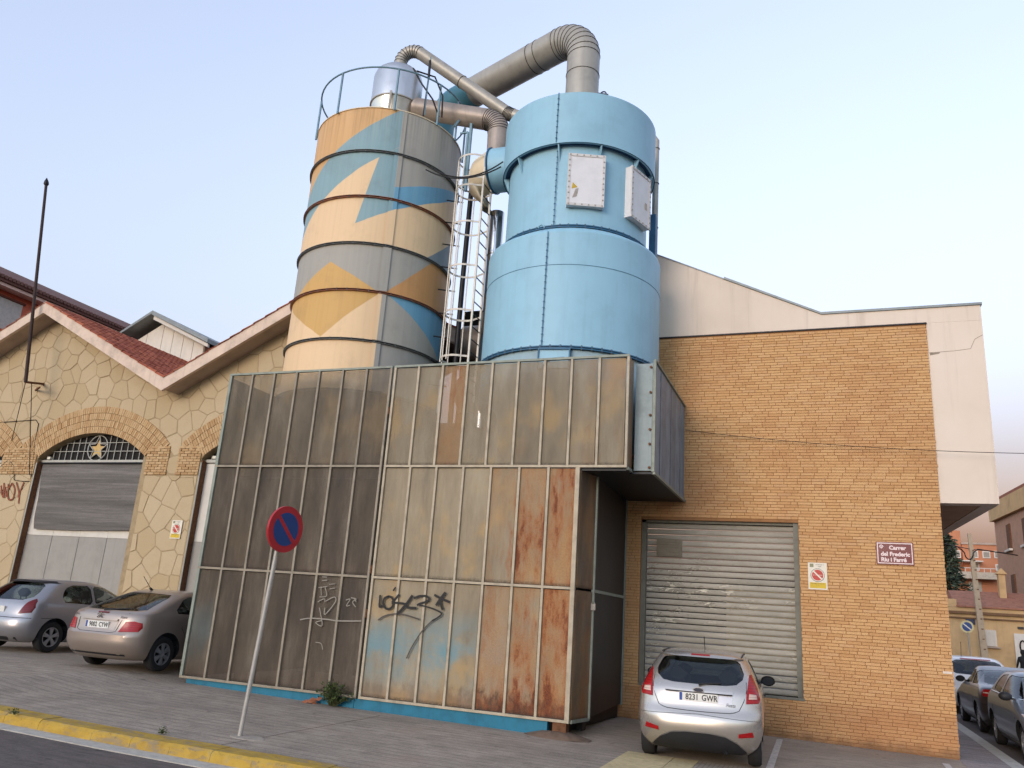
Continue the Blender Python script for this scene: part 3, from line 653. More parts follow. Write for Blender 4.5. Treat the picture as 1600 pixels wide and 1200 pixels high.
def bflange(r, z, w=0.055):
    mb = MB(); mb.lathe([(r - .03, z + .028), (r + w, z + .028), (r + w, z + .008), (r - .03, z + .006)], BX, BY, 96)
    mb.lathe([(r - .03, z - .006), (r + w, z - .008), (r + w, z - .028), (r - .03, z - .028)], BX, BY, 96)
    o = mb.build('flange', M['bluedark'], tow, 40); mb = MB()
    for k in range(60):
        a = R(6 * k); q = r + w * 0.6; mb.box(BX + q * math.sin(a) - .014, BX + q * math.sin(a) + .014, BY - q * math.cos(a) - .014, BY - q * math.cos(a) + .014, z - .04, z + .045)
    mb.build('flange_bolts', M['boltd'], o, kind='stuff')
bflange(1.53, 9.0); bflange(1.80, 6.43)
mb = MB(); mb.lathe([(1.79, 6.40), (1.79, 5.62), (1.70, 5.50), (0.5, 3.4), (0.4, 3.0), (0, 3.0)], BX, BY, 64); mb.build('hopper_cone', plain('pale blue cone', sr(150, 176, 186), 0.6, var=0.1, nsc=2), tow, 40)
for (r, z0, z1) in ((1.80, 6.47, 8.77), (1.50, 9.04, 10.80), (1.64, 10.82, 11.96)):
    mb = MB(); mb.lathe([(r, z0), (r + .028, z0), (r + .028, z1), (r, z1)], BX, BY, 1, 0.4, 0.95); o = mb.build('vertical_seam', M['bluedark'], tow)
    mb = MB()
    for k in range(int((z1 - z0) / 0.13)):
        zz = z0 + 0.08 + 0.13 * k; w = R(0.7); q = r + 0.03; mb.box(BX + q * math.sin(w) - .018, BX + q * math.sin(w) + .018, BY - q - .008, BY - q + .008, zz, zz + .014)
    mb.build('seam_bolts', M['bluedark'], o, kind='stuff')
def hatch(a, z0, z1, w, mat, name, r, proud=0.10, bolts=True):
    "a flat bolted cover standing off the round shell"
    ca, sa = math.cos(R(a)), math.sin(R(a)); d = Vector((sa, -ca, 0)); tt = Vector((ca, sa, 0)); c0 = Vector((BX, BY, 0))
    def P(u, rr, z): return c0 + tt * u + d * rr + Vector((0, 0, z))
    def bx(mb, u0, u1, r0, r1, za, zb, m=0):
        mb.add([P(u0, r1, za), P(u1, r1, za), P(u1, r0, za), P(u0, r0, za), P(u0, r1, zb), P(u1, r1, zb), P(u1, r0, zb), P(u0, r0, zb)], [(0, 3, 2, 1), (4, 5, 6, 7), (0, 1, 5, 4), (1, 2, 6, 5), (2, 3, 7, 6), (3, 0, 4, 7)], m)
    rf = r + proud
    mb = MB(); bx(mb, -w / 2, w / 2, r - 0.12, rf, z0, z1); o = mb.build(name, M[mat], tow)
    if bolts:
        mb = MB(); t_ = 0.045
        bx(mb, -w / 2 - .01, w / 2 + .01, rf - .02, rf + .012, z0 - .01, z0 + t_); bx(mb, -w / 2 - .01, w / 2 + .01, rf - .02, rf + .012, z1 - t_, z1 + .01)
        bx(mb, -w / 2 - .01, -w / 2 + t_, rf - .02, rf + .010, z0 + t_, z1 - t_); bx(mb, w / 2 - t_, w / 2 + .01, rf - .02, rf + .010, z0 + t_, z1 - t_)
        mb.build('cover_frame', M['hatchrim'], o)
        mb = MB()
        for k in range(6):
            u = -w / 2 + .03 + (w - .06) * k / 5
            for z in (z0 + .018, z1 - .018): bx(mb, u - .012, u + .012, rf + .005, rf + .024, z - .012, z + .012)
        for k in range(1, 9):
            z = z0 + .018 + (z1 - z0 - .036) * k / 9
            for u in (-w / 2 + .02, w / 2 - .02): bx(mb, u - .012, u + .012, rf + .005, rf + .024, z - .012, z + .012)
        mb.build('cover_bolts', M['galv'], o, kind='stuff')
    return o, P, rf
h1, P1, rf1 = hatch(23, 9.43, 10.55, 0.72, 'hatch', 'inspection_hatch', 1.49)
h2, P2, rf2 = hatch(71, 9.43, 10.55, 0.72, 'hatch', 'inspection_hatch', 1.5)
mb = MB(); mb.add([P1(-.28, rf1 + .004, 9.78), P1(-.16, rf1 + .004, 9.82), P1(-.26, rf1 + .004, 9.92)], [(0, 1, 2)]); mb.build('warning_triangle', plain('warning yellow', sr(190, 160, 50), 0.6, var=0.0), h1)
mb = MB(); mb.add([P1(-.26, rf1 + .004, 9.58), P1(-.17, rf1 + .004, 9.62), P1(-.14, rf1 + .004, 9.80), P1(-.2, rf1 + .004, 9.78)], [(0, 1, 2, 3)]); mb.build('scuffed_sticker', plain('scuffed grey', sr(160, 152, 144), 0.8), h1)
mb = MB(); mb.add([P2(.15, rf2 + .004, 9.8), P2(.24, rf2 + .004, 9.8), P2(.24, rf2 + .004, 9.95), P2(.15, rf2 + .004, 9.95)], [(0, 1, 2, 3)]); mb.build('label_plate', plain('tan label', sr(186, 170, 150), 0.8), h2)
o, PA, rfa = hatch(8.5, 6.03, 6.385, 0.56, 'blue', 'access_door', 1.8, 0.03, False)
mb = MB()
for (u0, u1, za, zb) in ((-.30, .30, 6.375, 6.40), (-.30, -.275, 6.0, 6.375), (.275, .30, 6.0, 6.375)):
    mb.add([PA(u, r, z) for z in (za, zb) for u, r in ((u0, rfa + .03), (u1, rfa + .03), (u1, rfa - .05), (u0, rfa - .05))], [(0, 1, 2, 3), (4, 7, 6, 5), (0, 4, 5, 1), (1, 5, 6, 2), (2, 6, 7, 3), (3, 7, 4, 0)])
mb.tube([PA(-.2, rfa + .03, 6.05), PA(-.05, rfa + .03, 6.2), PA(.2, rfa + .03, 6.22)], 0.014, 6)
mb.build('door_frame', M['bluedark'], o)
mb = MB(); mb.tube(arc_pts((BX - .12, BY - 1.83, 8.86), (1, 0, 0), (0, 0, 1), 0.06, 0, 180, 8), 0.015, 6); mb.build('lifting_eye', M['blue'], tow, 60)
mb = MB(); mb.bar((BX + .75, BY - 1.38, 12.0), (BX + .95, BY - 1.28, 12.0), .03, .03); mb.tube(arc_pts((BX + .85, BY - 1.3, 12.02), (1, 0, 0), (0, 0, 1), 0.06, 0, 180, 8), 0.014, 6); mb.build('lifting_eye', M['boltd'], tow, 60)
for a in (45, 135, 225, 315):
    mb = MB(); w = R(a); xx, yy = BX + 1.6 * math.sin(w), min(BY - 1.6 * math.cos(w), 16.1); xx = min(xx, -3.9); mb.box(xx - .1, xx + .1, yy - .1, yy + .1, gz(xx), 5.6); mb.build('support_leg', M['darkmetal'], tow)

# ---------------------------------------------------------------- ducts and pipes
def duct(name, label, path, r, mat, cat='duct', seams=(), n=28, bands='seamline', group=None):
    root = thing(name, label, cat, path[0], group=group)
    mb = MB(); mb.tube(path, r, n); mb.build('pipe', M[mat], root, 50)
    for (p, t, rr) in seams:
        t = Vector(t).normalized(); a = t.orthogonal().normalized(); b = t.cross(a); p = Vector(p)
        mb = MB(); mb.tube([p + (a * math.cos(2 * math.pi * j / 28) + b * math.sin(2 * math.pi * j / 28)) * rr for j in range(28)], 0.010, 5, closed=True)
        mb.build('seam_band', M[bands], root, 60)
    return root
def seams_on(pts, r, every=1):
    out = []
    for i in range(0, len(pts), every):
        t = Vector(pts[min(i + 1, len(pts) - 1)]) - Vector(pts[max(i - 1, 0)]); out.append((pts[i], t, r + 0.002))
    return out
P0, P1_, P2_ = Vector((-4.74, 14.97, 12.05)), Vector((-4.74, 14.97, 14.78)), Vector((-9.25, 16.75, 14.70))
bd = bend(P0, P1_, P2_, 0.72, 9)
brk = P1_ + (P2_ - P1_) * 0.74
big = duct('exhaust_duct', 'thick grey duct rising from the tower cap and elbowing back to the left', [P0] + bd + [brk], 0.375, 'galv', seams=seams_on(bd, 0.375) + [((-4.74, 14.97, 13.55), (0, 0, 1), 0.377), (bd[-1] + (brk - bd[-1]) * .28, brk - P1_, .377), (bd[-1] + (brk - bd[-1]) * .2, brk - P1_, .377)])
bd2 = bend(brk, P2_, (-9.25, 16.75, 11.0), 0.6, 7)
mb = MB(); mb.tube([brk] + bd2 + [Vector((-9.25, 16.75, 6.5))], 0.38, 28); mb.build('blue_pipe', plain('teal blue duct', sr(84, 138, 152), 0.5, var=0.08, nsc=2), big, 50)
mb = MB(); mb.lathe([(.38, 12.06), (.46, 12.06), (.46, 12.16), (.38, 12.16)], -4.74, 14.97, 32); mb.build('collar', M['galv'], big, 40)
T = [(SX, SY, 14.56), (SX - .02, SY, 15.50), (-6.62, 15.3, 13.12), (-5.3, 15.5, 12.62), (-4.9, 15.55, 12.0)]
b1 = bend(T[0], T[1], T[2], 0.30, 8); b2 = bend(T[1], T[2], T[3], 0.6, 6)
mid = b1[-1] + (b2[0] - b1[-1]) * 0.5
duct('transfer_pipe', 'slim grey pipe sloping from the silver drum down onto the tower cap', [Vector(T[0])] + b1 + b2 + [Vector(T[3]), Vector(T[4])], 0.155, 'galv', 'pipe', seams_on(b1, .155) + seams_on(b2, .155) + [(mid, b2[0] - b1[-1], .158)])
D = [Vector((SX + .6, SY, 13.42)), Vector((-6.70, 14.9, 12.68)), Vector((-6.67, 14.9, 11.75))]
b1 = bend(D[0], D[1], D[2], 0.42, 9)
duct('suction_duct', 'brownish duct running from the drum to the cap inlet under the slim pipe', [D[0]] + b1 + [D[2]], 0.25, 'galvb', 'duct', seams_on(b1, .25))
# inlet stub with cream transition and polished down pipe
inl = thing('cap_inlet', 'short blue inlet drum with a cream tapering hood on the left of the cap', 'inlet', (-6.7, 14.9, 11.4))
mb = MB(); mb.tube([(-6.0, 14.95, 11.40), (-6.72, 14.9, 11.38)], 0.50, 32); mb.build('drum', M['blue'], inl, 40)
mb = MB(); mb.tube([(-6.70, 14.9, 11.38), (-6.73, 14.9, 11.38)], 0.53, 32); mb.build('flange', M['bluedark'], inl, 40)
ring0 = [Vector((-6.73, 14.9 + .50 * math.cos(w), 11.38 + .50 * math.sin(w))) for w in [2 * math.pi * i / 28 for i in range(28)]]
ring1 = [Vector((-7.16 + .10 * math.sin(w), 14.95 + .40 * math.cos(w), 11.30 + .44 * math.sin(w))) for w in [2 * math.pi * i / 28 for i in range(28)]]
ring2 = [Vector((-6.86 - .16 * math.sin(w), 15.05 + .17 * math.cos(w), 10.45 + .06 * math.sin(w))) for w in [2 * math.pi * i / 28 for i in range(28)]]
mb = MB(); mb.add(ring0 + ring1 + ring2, [(i, (i + 1) % 28, 28 + (i + 1) % 28, 28 + i) for i in range(28)] + [(28 + i, 28 + (i + 1) % 28, 56 + (i + 1) % 28, 56 + i) for i in range(28)]); mb.build('hood', M['cream'], inl, 50)
duct('down_pipe', 'shiny polished pipe dropping vertically behind the caged ladder', [Vector((-6.86, 15.6, 10.7)), Vector((-6.86, 15.6, 5.5))], 0.165, 'chrome', 'pipe', [((-6.86, 15.6, z), (0, 0, 1), .168) for z in (9.6, 8.2, 7.0)])
duct('vent_stack', 'thin grey stack pipe behind the right edge of the tower', [Vector((-3.27, 16.2, 8.6)), Vector((-3.27, 16.2, 12.42)), Vector((-3.36, 16.2, 12.55))], 0.07, 'galv', 'pipe', [((-3.27, 16.2, z), (0, 0, 1), .074) for z in (10.2, 11.3, 12.2)])
mb = MB(); mb.box(-3.30, -3.16, 15.75, 15.95, 9.15, 10.3); mb.build('side_casing', M['bluedark'], tow)
# dark plant behind the ladder gap
pb = thing('fan_casing', 'dark fan housing half hidden between the silo and the tower', 'fan housing', (-7.2, 17.2, 0))
mb = MB(); mb.box(-8.2, -6.3, 17.1, 18.2, 0.0, 8.9); mb.build('casing', M['blackmetal'], pb)
for z in (6.6, 7.9):
    mb = MB(); mb.tube([(-7.9, 16.7, z), (-6.4, 16.7, z)], 0.42, 24); mb.build('fan_drum', M['galvb'], pb, 40)

# ---------------------------------------------------------------- caged ladder
lad = thing('caged_ladder', 'ivory ladder with hooped safety cage in the gap between silo and tower', 'ladder', (-6.95, 14.7, 6.0))
LXr, LY0, LY1 = -6.74, 14.42, 14.86
for y in (LY0, LY1):
    mb = MB(); mb.bar((LXr, y, 5.9), (LXr, y, 11.55), 0.04, 0.035, up=(0, 1, 0)); mb.build('stringer', M['ivory'], lad)
for k in range(20):
    mb = MB(); z = 6.05 + 0.28 * k; mb.tube([(LXr, LY0, z), (LXr, LY1, z)], 0.013, 6); mb.build('rung', M['darkmetal'], lad, 60)
hc = Vector((-7.10, (LY0 + LY1) / 2, 0))
for z in (6.78, 7.80, 8.83, 9.86, 10.75, 10.95, 11.5):
    mb = MB(); pts = [(LXr, LY0, z)] + [(hc.x + 0.36 * math.cos(R(a)), hc.y + 0.36 * math.sin(R(a)), z) for a in range(-50, -311, -13)] + [(LXr, LY1, z)]
    for i in range(len(pts) - 1):
        p, q = Vector(pts[i]), Vector(pts[i + 1]); mb.bar(p, q, 0.008, 0.042)
    mb.build('hoop', M['ivory'], lad)
for a in (-105, -150, -180, -210, -255):
    mb = MB(); xx, yy = hc.x + .36 * math.cos(R(a)), hc.y + .36 * math.sin(R(a)); mb.bar((xx, yy, 6.7), (xx, yy, 11.5), 0.024, 0.010, up=(0, 1, 0)); mb.build('cage_strip', M['ivory'], lad)
mb = MB()
mb.bar((-7.62, 14.8, 12.9), (-7.35, 14.8, 12.9), .05, .05); mb.bar((-7.35, 14.8, 12.93), (-7.35, 14.8, 10.9), .06, .06, up=(0, 1, 0)); mb.bar((-7.62, 14.8, 12.45), (-7.42, 14.8, 12.45), .04, .04); mb.bar((-7.42, 14.8, 12.45), (-7.42, 14.8, 11.0), .05, .05, up=(0, 1, 0)); mb.bar((-7.62, 14.8, 12.9), (-7.75, 14.7, 12.6), .05, .05)
mb.build('handrail', M['railpaint'], lad)
for k in range(9):
    mb = MB(); z = 6.3 + 0.55 * k; mb.tube([(-7.78, 14.75, z), (-7.45, 14.95, z)], 0.016, 6); mb.build('silo_bracket', M['blackmetal'], lad, 60)
# cables
def cable(name, label, runs, r=0.022, mat='cable', cat='cable', group=None):
    mb = MB()
    for pts in runs: mb.tube(pts, r, 7)
    return mb.build(name, M[mat], None, 60, label=label, cat=cat, group=group)
def sag(p, q, s, n=14):
    p, q = Vector(p), Vector(q); return [p.lerp(q, i / n) - Vector((0, 0, 4 * s * (i / n) * (1 - i / n))) for i in range(n + 1)]
cable('riser_cable', 'thick black cable bundle running down the silo side behind the ladder cage', [[(-7.42, 15.25, 11.3), (-7.45, 15.28, 9.0), (-7.43, 15.25, 5.5)]], 0.06)
cable('hanging_cable', 'two black cables sagging from the silo to the blue tower cap', [sag((-7.95, 13.95, 11.05), (-6.2, 14.1, 10.95), 0.25), sag((-7.95, 13.93, 11.15), (-6.25, 14.3, 11.2), 0.34)], 0.016)
cable('loop_cable', 'black cable looped over the silo railing next to the antenna', [[(-8.42, 13.70, 13.6), (-8.2, 13.72, 13.2), (-8.0, 14.0, 12.9), (-7.9, 14.2, 12.55)], [(-8.35, 13.75, 13.55), (-8.0, 14.0, 13.5), (-7.86, 14.2, 13.1), (-7.88, 14.3, 12.6)], [(-8.1, 13.9, 13.7), (-8.15, 13.95, 13.1), (-8.2, 14.0, 12.5)]], 0.02)
an = thing('antenna', 'thin whip antenna clamped to the silo railing', 'antenna', (-8.08, 13.85, 12.4))
mb = MB(); mb.tube([(-8.08, 13.85, 12.4), (-8.08, 13.85, 13.95)], 0.012, 6); mb.build('rod', M['railpaint'], an, 60)
mb = MB(); mb.tube([(-8.08, 13.85, 13.4), (-8.09, 13.85, 13.85)], 0.03, 8); mb.build('sleeve', M['cable'], an, 60)

# ---------------------------------------------------------------- brick warehouse
def brick_mat(name, single):
    t = NT(name); k = t.rnd if single else t.island; p = t.pos
    c = t.ramp(k, [(0.0, sr(193, 148, 99)), (0.25, sr(201, 156, 106)), (0.6, sr(206, 163, 112)), (0.85, sr(209, 167, 117)), (1.0, sr(201, 159, 114))])
    big = t.noise(t.scale(p, (0.5, 0.5, 0.5)), 1.0, 4, 0.6)
    c = t.mix(t.math('MULTIPLY', t.step(big, 0.42, 0.68), 0.5), c, sr(178, 128, 88))
    low = t.math('MULTIPLY', t.step(t.sep(p)[2], 0.56, 0.52), 0.3)
    c = t.mix(low, c, sr(150, 92, 58))
    foot = t.math('MULTIPLY', t.step(t.math('MULTIPLY_ADD', t.noise(p, 4, 4, 0.6), 0.4, t.sep(p)[2]), 0.32, 0.05), 0.7)
    c = t.mix(foot, c, sr(96, 72, 54))
    f = t.noise(p, 45, 3, 0.7)
    c = t.mix(t.math('MULTIPLY', t.step(f, 0.45, 0.75), 0.3), c, sr(122, 82, 52))
    return t.done(t.bsdf(c, 0.85, 0, t.bump(f, 0.35, 0.004), 0.25))
M['brick1'] = brick_mat('yellow brown brick', True); M['brickN'] = brick_mat('yellow brown bricks', False)
M['mortar'] = plain('mortar', sr(150, 108, 70), 0.95, var=0.12, nsc=8)
def plaster_mat():
    t = NT('cream plaster'); p = t.pos
    f = t.noise(t.scale(p, (0.5, 0.5, 0.35)), 1.0, 5, 0.6)
    c = t.ramp(f, [(0.25, sr(206, 190, 172)), (0.5, sr(219, 203, 185)), (0.75, sr(226, 211, 195))])
    s = t.step(t.noise(t.scale(p, (5, 5, 0.25)), 1.0, 5, 0.65), 0.52, 0.75)
    c = t.mix(t.math('MULTIPLY', s, 0.28), c, sr(150, 132, 114))
    return t.done(t.bsdf(c, 0.9, 0, t.bump(t.noise(p, 60, 3, 0.6), 0.2, 0.004), 0.2))
M['plaster'] = plaster_mat()
M['coping'] = plain('grey metal coping', sr(126, 132, 132), 0.5, 0.4, var=0.1)
BY_ = 16.30
bw = thing('brick_warehouse', 'yellow brick warehouse with cream plaster upper storey jutting out over the corner', 'warehouse', (-2.2, BY_, gz(-2.2)))
BXL, BXR, BTOP = -6.4, 2.0, 7.60
GX0, GX1, GZ0, GZ1 = -3.445, -0.43, 0.60, 3.735
wall = MB()
wall.box(BXL, GX0, BY_ + .012, BY_ + .3, -0.3, BTOP); wall.box(GX1, BXR - .012, BY_ + .012, BY_ + .3, -0.3, BTOP)
wall.box(GX0, GX1, BY_ + .012, BY_ + .3, -0.3, GZ0); wall.box(GX0, GX1, BY_ + .012, BY_ + .3, GZ1, BTOP)
wall.prism([(BXR - .30, BY_ + .3), (BXR - .012, BY_ + .3), (1.72, 22.5), (1.4, 22.5)], -0.3, BTOP, ax='xy')
wl = wall.build('brick_wall', M['mortar'], bw)
CH, BL = 0.0565, 0.25
bricks = []
rows = int((BTOP + 0.16) / CH)
for r in range(rows):
    z0 = -0.16 + r * CH; z1 = z0 + CH - 0.0095
    if abs(z0 - 0.52) < CH * 0.5: z1 -= 0.006
    off = (0.0, 0.5, 0.22, 0.72)[r % 4] * BL + random.uniform(-.012, .012)
    x = BXR - off
    spans = []
    first = True
    xx = BXR
    if off > 0.02: spans.append((BXR - off + 0.0095, BXR))
    while x > BXL:
        L = BL if random.random() > 0.10 else 0.125
        spans.append((x - L + 0.0095, x)); x -= L
    for (a, b) in spans:
        a = max(a, BXL)
        if b - a < 0.02: continue
        if z1 > GZ0 and z0 < GZ1 + .06 and b > GX0 and a < GX1:
            if a < GX0 - 0.03: bricks.append((a, GX0, z0, z1))
            if b > GX1 + 0.03: bricks.append((GX1, b, z0, z1))
            continue
        bricks.append((a, b, z0, z1))
def bvis(b):
    cx, cz = (b[0] + b[1]) / 2, (b[2] + b[3]) / 2
    hidden = cx < -0.42 and cz < 1.4 or cx < -2.6
    return (100 if hidden else 0) + math.sqrt(cx * cx + BY_ ** 2 + (cz - H) ** 2) - (b[1] - b[0]) * 4
bricks.sort(key=bvis)
cache = {}
for i, (a, b, z0, z1) in enumerate(bricks[:300]):
    w, h = round(b - a, 3), round(z1 - z0, 3); key = (round(w, 2), h)
    if key not in cache:
        mb = MB(); mb.box(-key[0] / 2, key[0] / 2, 0, 0.03, -h / 2, h / 2); cache[key] = mb.mesh('brick', M['brick1'])
    place('brick', cache[key], ((a + b) / 2, BY_ + random.uniform(-.002, .002), (z0 + z1) / 2), wl)
mb = MB()
for (a, b, z0, z1) in bricks[300:]:
    y = BY_ + random.uniform(-.002, .002); mb.box(a, b, y, y + .03, z0, z1)
mb.build('brickwork', M['brickN'], wl, kind='stuff')
mb = MB(); mb.box(BXL, BXR + .01, BY_ - .015, BY_ + .1, BTOP + 0.002, BTOP + .028); mb.build('flashing', M['blackmetal'], bw)
mb = MB(); mb.box(BXR - .16, BXR - .02, BY_ - .008, BY_ + .01, 1.22, 1.26); mb.build('patch', M['plaster'], bw)
# upper plaster volume
WY = BY_ + 0.035
pf = [(-6.4, 7.62), (2.0, 7.62), (2.0, 4.155), (2.942, 4.155), (2.949, 7.93), (0.127, 7.93), (-4.4, 10.15), (-6.4, 9.17)]
mb = MB()
mb.prism([(-6.4, 7.63), (2.002, 7.63), (2.949, 7.63), (2.949, 7.93), (0.127, 7.935), (-4.4, 10.16), (-6.4, 9.18)], WY, WY + .3)
mb.prism([(2.004, 4.155), (2.942, 4.155), (2.949, 7.628), (2.004, 7.628)], WY, WY + .3)
mb.prism([(2.64, 22.4), (2.45, 22.4), (2.70, WY + .302), (2.945, WY + .302)], 4.155, 7.93, ax='xy')
mb.build('plaster_wall', M['plaster'], bw)
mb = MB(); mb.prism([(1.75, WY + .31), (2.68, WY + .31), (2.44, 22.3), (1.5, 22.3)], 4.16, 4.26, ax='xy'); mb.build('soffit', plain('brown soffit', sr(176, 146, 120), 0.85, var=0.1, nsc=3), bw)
mb = MB()
mb.prism([(0.127, 7.937), (2.975, 7.934), (2.975, 7.98), (0.12, 7.985)], WY - .03, WY + .33); mb.prism([(-1.78, 8.878), (0.127, 7.940), (0.12, 7.987), (-1.78, 8.93)], WY - .03, WY + .33)
mb.prism([(-4.4, 10.162), (-1.785, 8.878), (-1.785, 8.905), (-4.4, 10.19)], WY - .01, WY + .33)
mb.build('coping', M['coping'], bw)
mb = MB(); mb.prism([(0.1, WY + .33), (2.94, WY + .33), (2.4, 22.4), (0.1, 22.4)], 7.6, 7.7, ax='xy'); mb.prism([(-6.4, 9.1), (-4.4, 10.05), (0.1, 7.8), (0.1, 7.6), (-6.4, 7.6)], WY + .301, 22.4); mb.build('roof', M['coping'], bw)
mb = MB(); ck = [(2.02, 7.02), (2.2, 7.03), (2.42, 7.04), (2.55, 7.05), (2.72, 7.07), (2.80, 7.25), (2.88, 7.3), (2.94, 7.33)]
mb.ribbon(ck, [.012, .010, .008, .007, .01, .008, .009, .007], WY - 0.003); mb.add([(2.03, WY - .004, 6.97), (2.19, WY - .004, 7.0), (2.21, WY - .004, 7.03), (2.03, WY - .004, 7.03)], [(0, 1, 2, 3)])
mb.build('crack', plain('crack', sr(146, 132, 116), 0.9, var=0.2, nsc=20), bw)
# loading hatch with roller shutter
sh = MB(); sh.box(GX0, GX0 + .09, BY_ + .10, BY_ + .26, GZ0, GZ1); sh.box(GX1 - .10, GX1, BY_ + .06, BY_ + .26, GZ0, GZ1); sh.box(GX0, GX1, BY_ + .10, BY_ + .28, GZ1 - .05, GZ1); sh.box(GX0 + .02, GX1 + .02, BY_ - .02, BY_ + .2, GZ0 - .045, GZ0)
shut = sh.build('shutter_frame', plain('olive grey frame', sr(112, 110, 98), 0.6, 0.1, var=0.12, streak=0.3), bw)
def slat_mat():
    t = NT('peeling shutter slat'); p = t.pos
    f = t.noise(t.scale(p, (0.8, 1, 2.5), t.comb(t.math('MULTIPLY', t.rnd, 7.0), 0.0, 0.0)), 1.0, 5, 0.65)
    c = t.ramp(f, [(0.25, sr(132, 127, 115)), (0.55, sr(160, 154, 141)), (0.8, sr(176, 170, 156))])
    pe = t.noise(t.scale(p, (2.1, 1, 8)), 1.0, 5, 0.75, 0.8)
    reg = t.step(t.noise(t.scale(p, (0.55, 1, 0.8)), 1.0, 2, 0.5), 0.40, 0.62)
    m = t.math('MULTIPLY', t.step(pe, 0.57, 0.60), reg)
    c = t.mix(t.math('MULTIPLY', m, 0.9), c, sr(214, 208, 188))
    m2 = t.math('MULTIPLY', t.step(pe, 0.535, 0.565), t.math('SUBTRACT', 1.0, t.step(pe, 0.57, 0.60)))
    c = t.mix(t.math('MULTIPLY', t.math('MULTIPLY', m2, reg), 0.7), c, sr(74, 68, 58))
    c = t.mix(t.math('MULTIPLY', t.step(t.noise(p, 26, 4, 0.7), 0.55, 0.75), 0.35), c, sr(96, 88, 74))
    return t.done(t.bsdf(c, 0.62, 0.1, t.bump(f, 0.3, 0.01), 0.35))
M['slat'] = slat_mat()
ns = 27; sp = (GZ1 - .05 - GZ0) / ns
prof = [(0.004, 0.003), (-0.006, 0.010), (-0.010, sp * 0.35), (-0.010, sp * 0.65), (-0.006, sp - 0.016), (0.006, sp - 0.009), (0.02, sp - 0.009), (0.02, 0.003)]
mb = MB(); mb.prism([(a, b) for a, b in prof], GX0 + .10, GX1 - .105, ax='yz'); me = mb.mesh('shutter_slat', M['slat'], 50)
for i in range(ns): place('shutter_slat', me, (0, BY_ + .19 + random.uniform(-.003, .003), GZ0 + sp * i), shut)
mb = MB(); mb.box(GX0 + .3, GX0 + .8, BY_ + .13, BY_ + .17, 3.02, 3.36)
for k in range(6): mb.box(GX0 + .33, GX0 + .77, BY_ + .115, BY_ + .129, 3.05 + k * .05, 3.075 + k * .05)
mb.build('vent_grille', plain('vent grille', sr(120, 112, 96), 0.6, var=.15), shut)

# ---------------------------------------------------------------- signs on the brick wall
rng = random.Random(3)
def vado(name, label, x0, x1, z0, z1, y):
    s = thing(name, label, 'sign', ((x0 + x1) / 2, y, z0), group='vehicle access plates'); w = x1 - x0; h = z1 - z0; cx = (x0 + x1) / 2
    mb = MB(); mb.box(x0, x1, y - .012, y, z0, z1); mb.build('plate', M['signwhite'], s)
    mb = MB(); mb.box(x0 + w * .07, x1 - w * .07, y - .016, y - .0125, z0 + h * .05, z0 + h * .26); mb.build('yellow_band', M['signyellow'], s)
    for k in range(2):
        mb = MB(); put_text(mb, ('PROHIBIT APARCAR', 'C. Z.')[k], h * .052, cx, y - .0175, z0 + h * (.215 - .07 * k)); mb.build('lettering', M['signgrey'], s)
    mb = MB(); mb.prism(disc(cx, z0 + h * .535, w * .37), y - .0155, y - .0125); mb.build('ring', M['signgrey'], s)
    mb = MB(); mb.prism(disc(cx, z0 + h * .535, w * .345), y - .017, y - .0157); mb.build('white_disc', M['signwhite'], s)
    mb = MB(); mb.prism(disc(cx, z0 + h * .535, w * .30), y - .0185, y - .0172); mb.build('red_disc', M['signred'], s)
    mb = MB(); a = w * .30
    mb.ribbon([(cx - a * .72, z0 + h * .535 + a * .72), (cx + a * .72, z0 + h * .535 - a * .72)], a * .26, y - .0195, .0008); mb.build('slash', M['signwhite'], s)
    mb = MB(); put_text(mb, 'GUAL PERMANENT', a * .26, cx, y - .0205, z0 + h * .535, sx=.8); mb.build('lettering', M['signwhite'], s)
    mb = MB(); mb.box(x0 + w * .10, x0 + w * .30, y - .016, y - .0125, z1 - h * .17, z1 - h * .04); mb.build('crest', M['signcrest'], s)
    for k in range(2):
        mb = MB(); put_text(mb, ('LLICENCIA N.', '2 030')[k], h * .055, cx + w * .12, y - .0145, z1 - h * (.075 + .07 * k)); mb.build('lettering', M['signgrey'], s)
    return s
M['signwhite'] = plain('sign white', sr(222, 214, 196), 0.5, var=0.04, nsc=8)
M['signyellow'] = plain('sign yellow', sr(206, 174, 38), 0.5, var=0.05)
M['signred'] = plain('sign red', sr(184, 60, 50), 0.45, var=0.05)
M['signgrey'] = plain('sign ink', sr(88, 90, 84), 0.6, var=0.0)
M['signcrest'] = plain('sign crest', sr(138, 136, 104), 0.6, var=0.1)
M['maroon'] = plain('maroon enamel', sr(104, 22, 30), 0.22, var=0.05, spec=0.5)
M['enamelwhite'] = plain('white enamel', sr(226, 204, 200), 0.3, var=0.03)
vado('vehicle_access_sign', 'white and yellow no-entry-blocking plate on the brick wall right of the shutter', -0.285, 0.045, 2.515, 3.0, BY_ - .004)
sx0, sx1, sz0, sz1 = 0.895, 1.512, 3.018, 3.425; sy = BY_ - .003
st = thing('street_name_sign', 'maroon street name plate with white border high on the brick corner', 'sign', ((sx0 + sx1) / 2, sy, sz0))
mb = MB(); mb.box(sx0, sx1, sy - .016, sy, sz0, sz1); mb.build('plate', M['maroon'], st)
mb = MB(); b_, t_ = .018, .016
mb.box(sx0 + b_, sx1 - b_, sy - .019, sy - .0165, sz1 - b_ - t_, sz1 - b_); mb.box(sx0 + b_, sx1 - b_, sy - .019, sy - .0165, sz0 + b_, sz0 + b_ + t_)
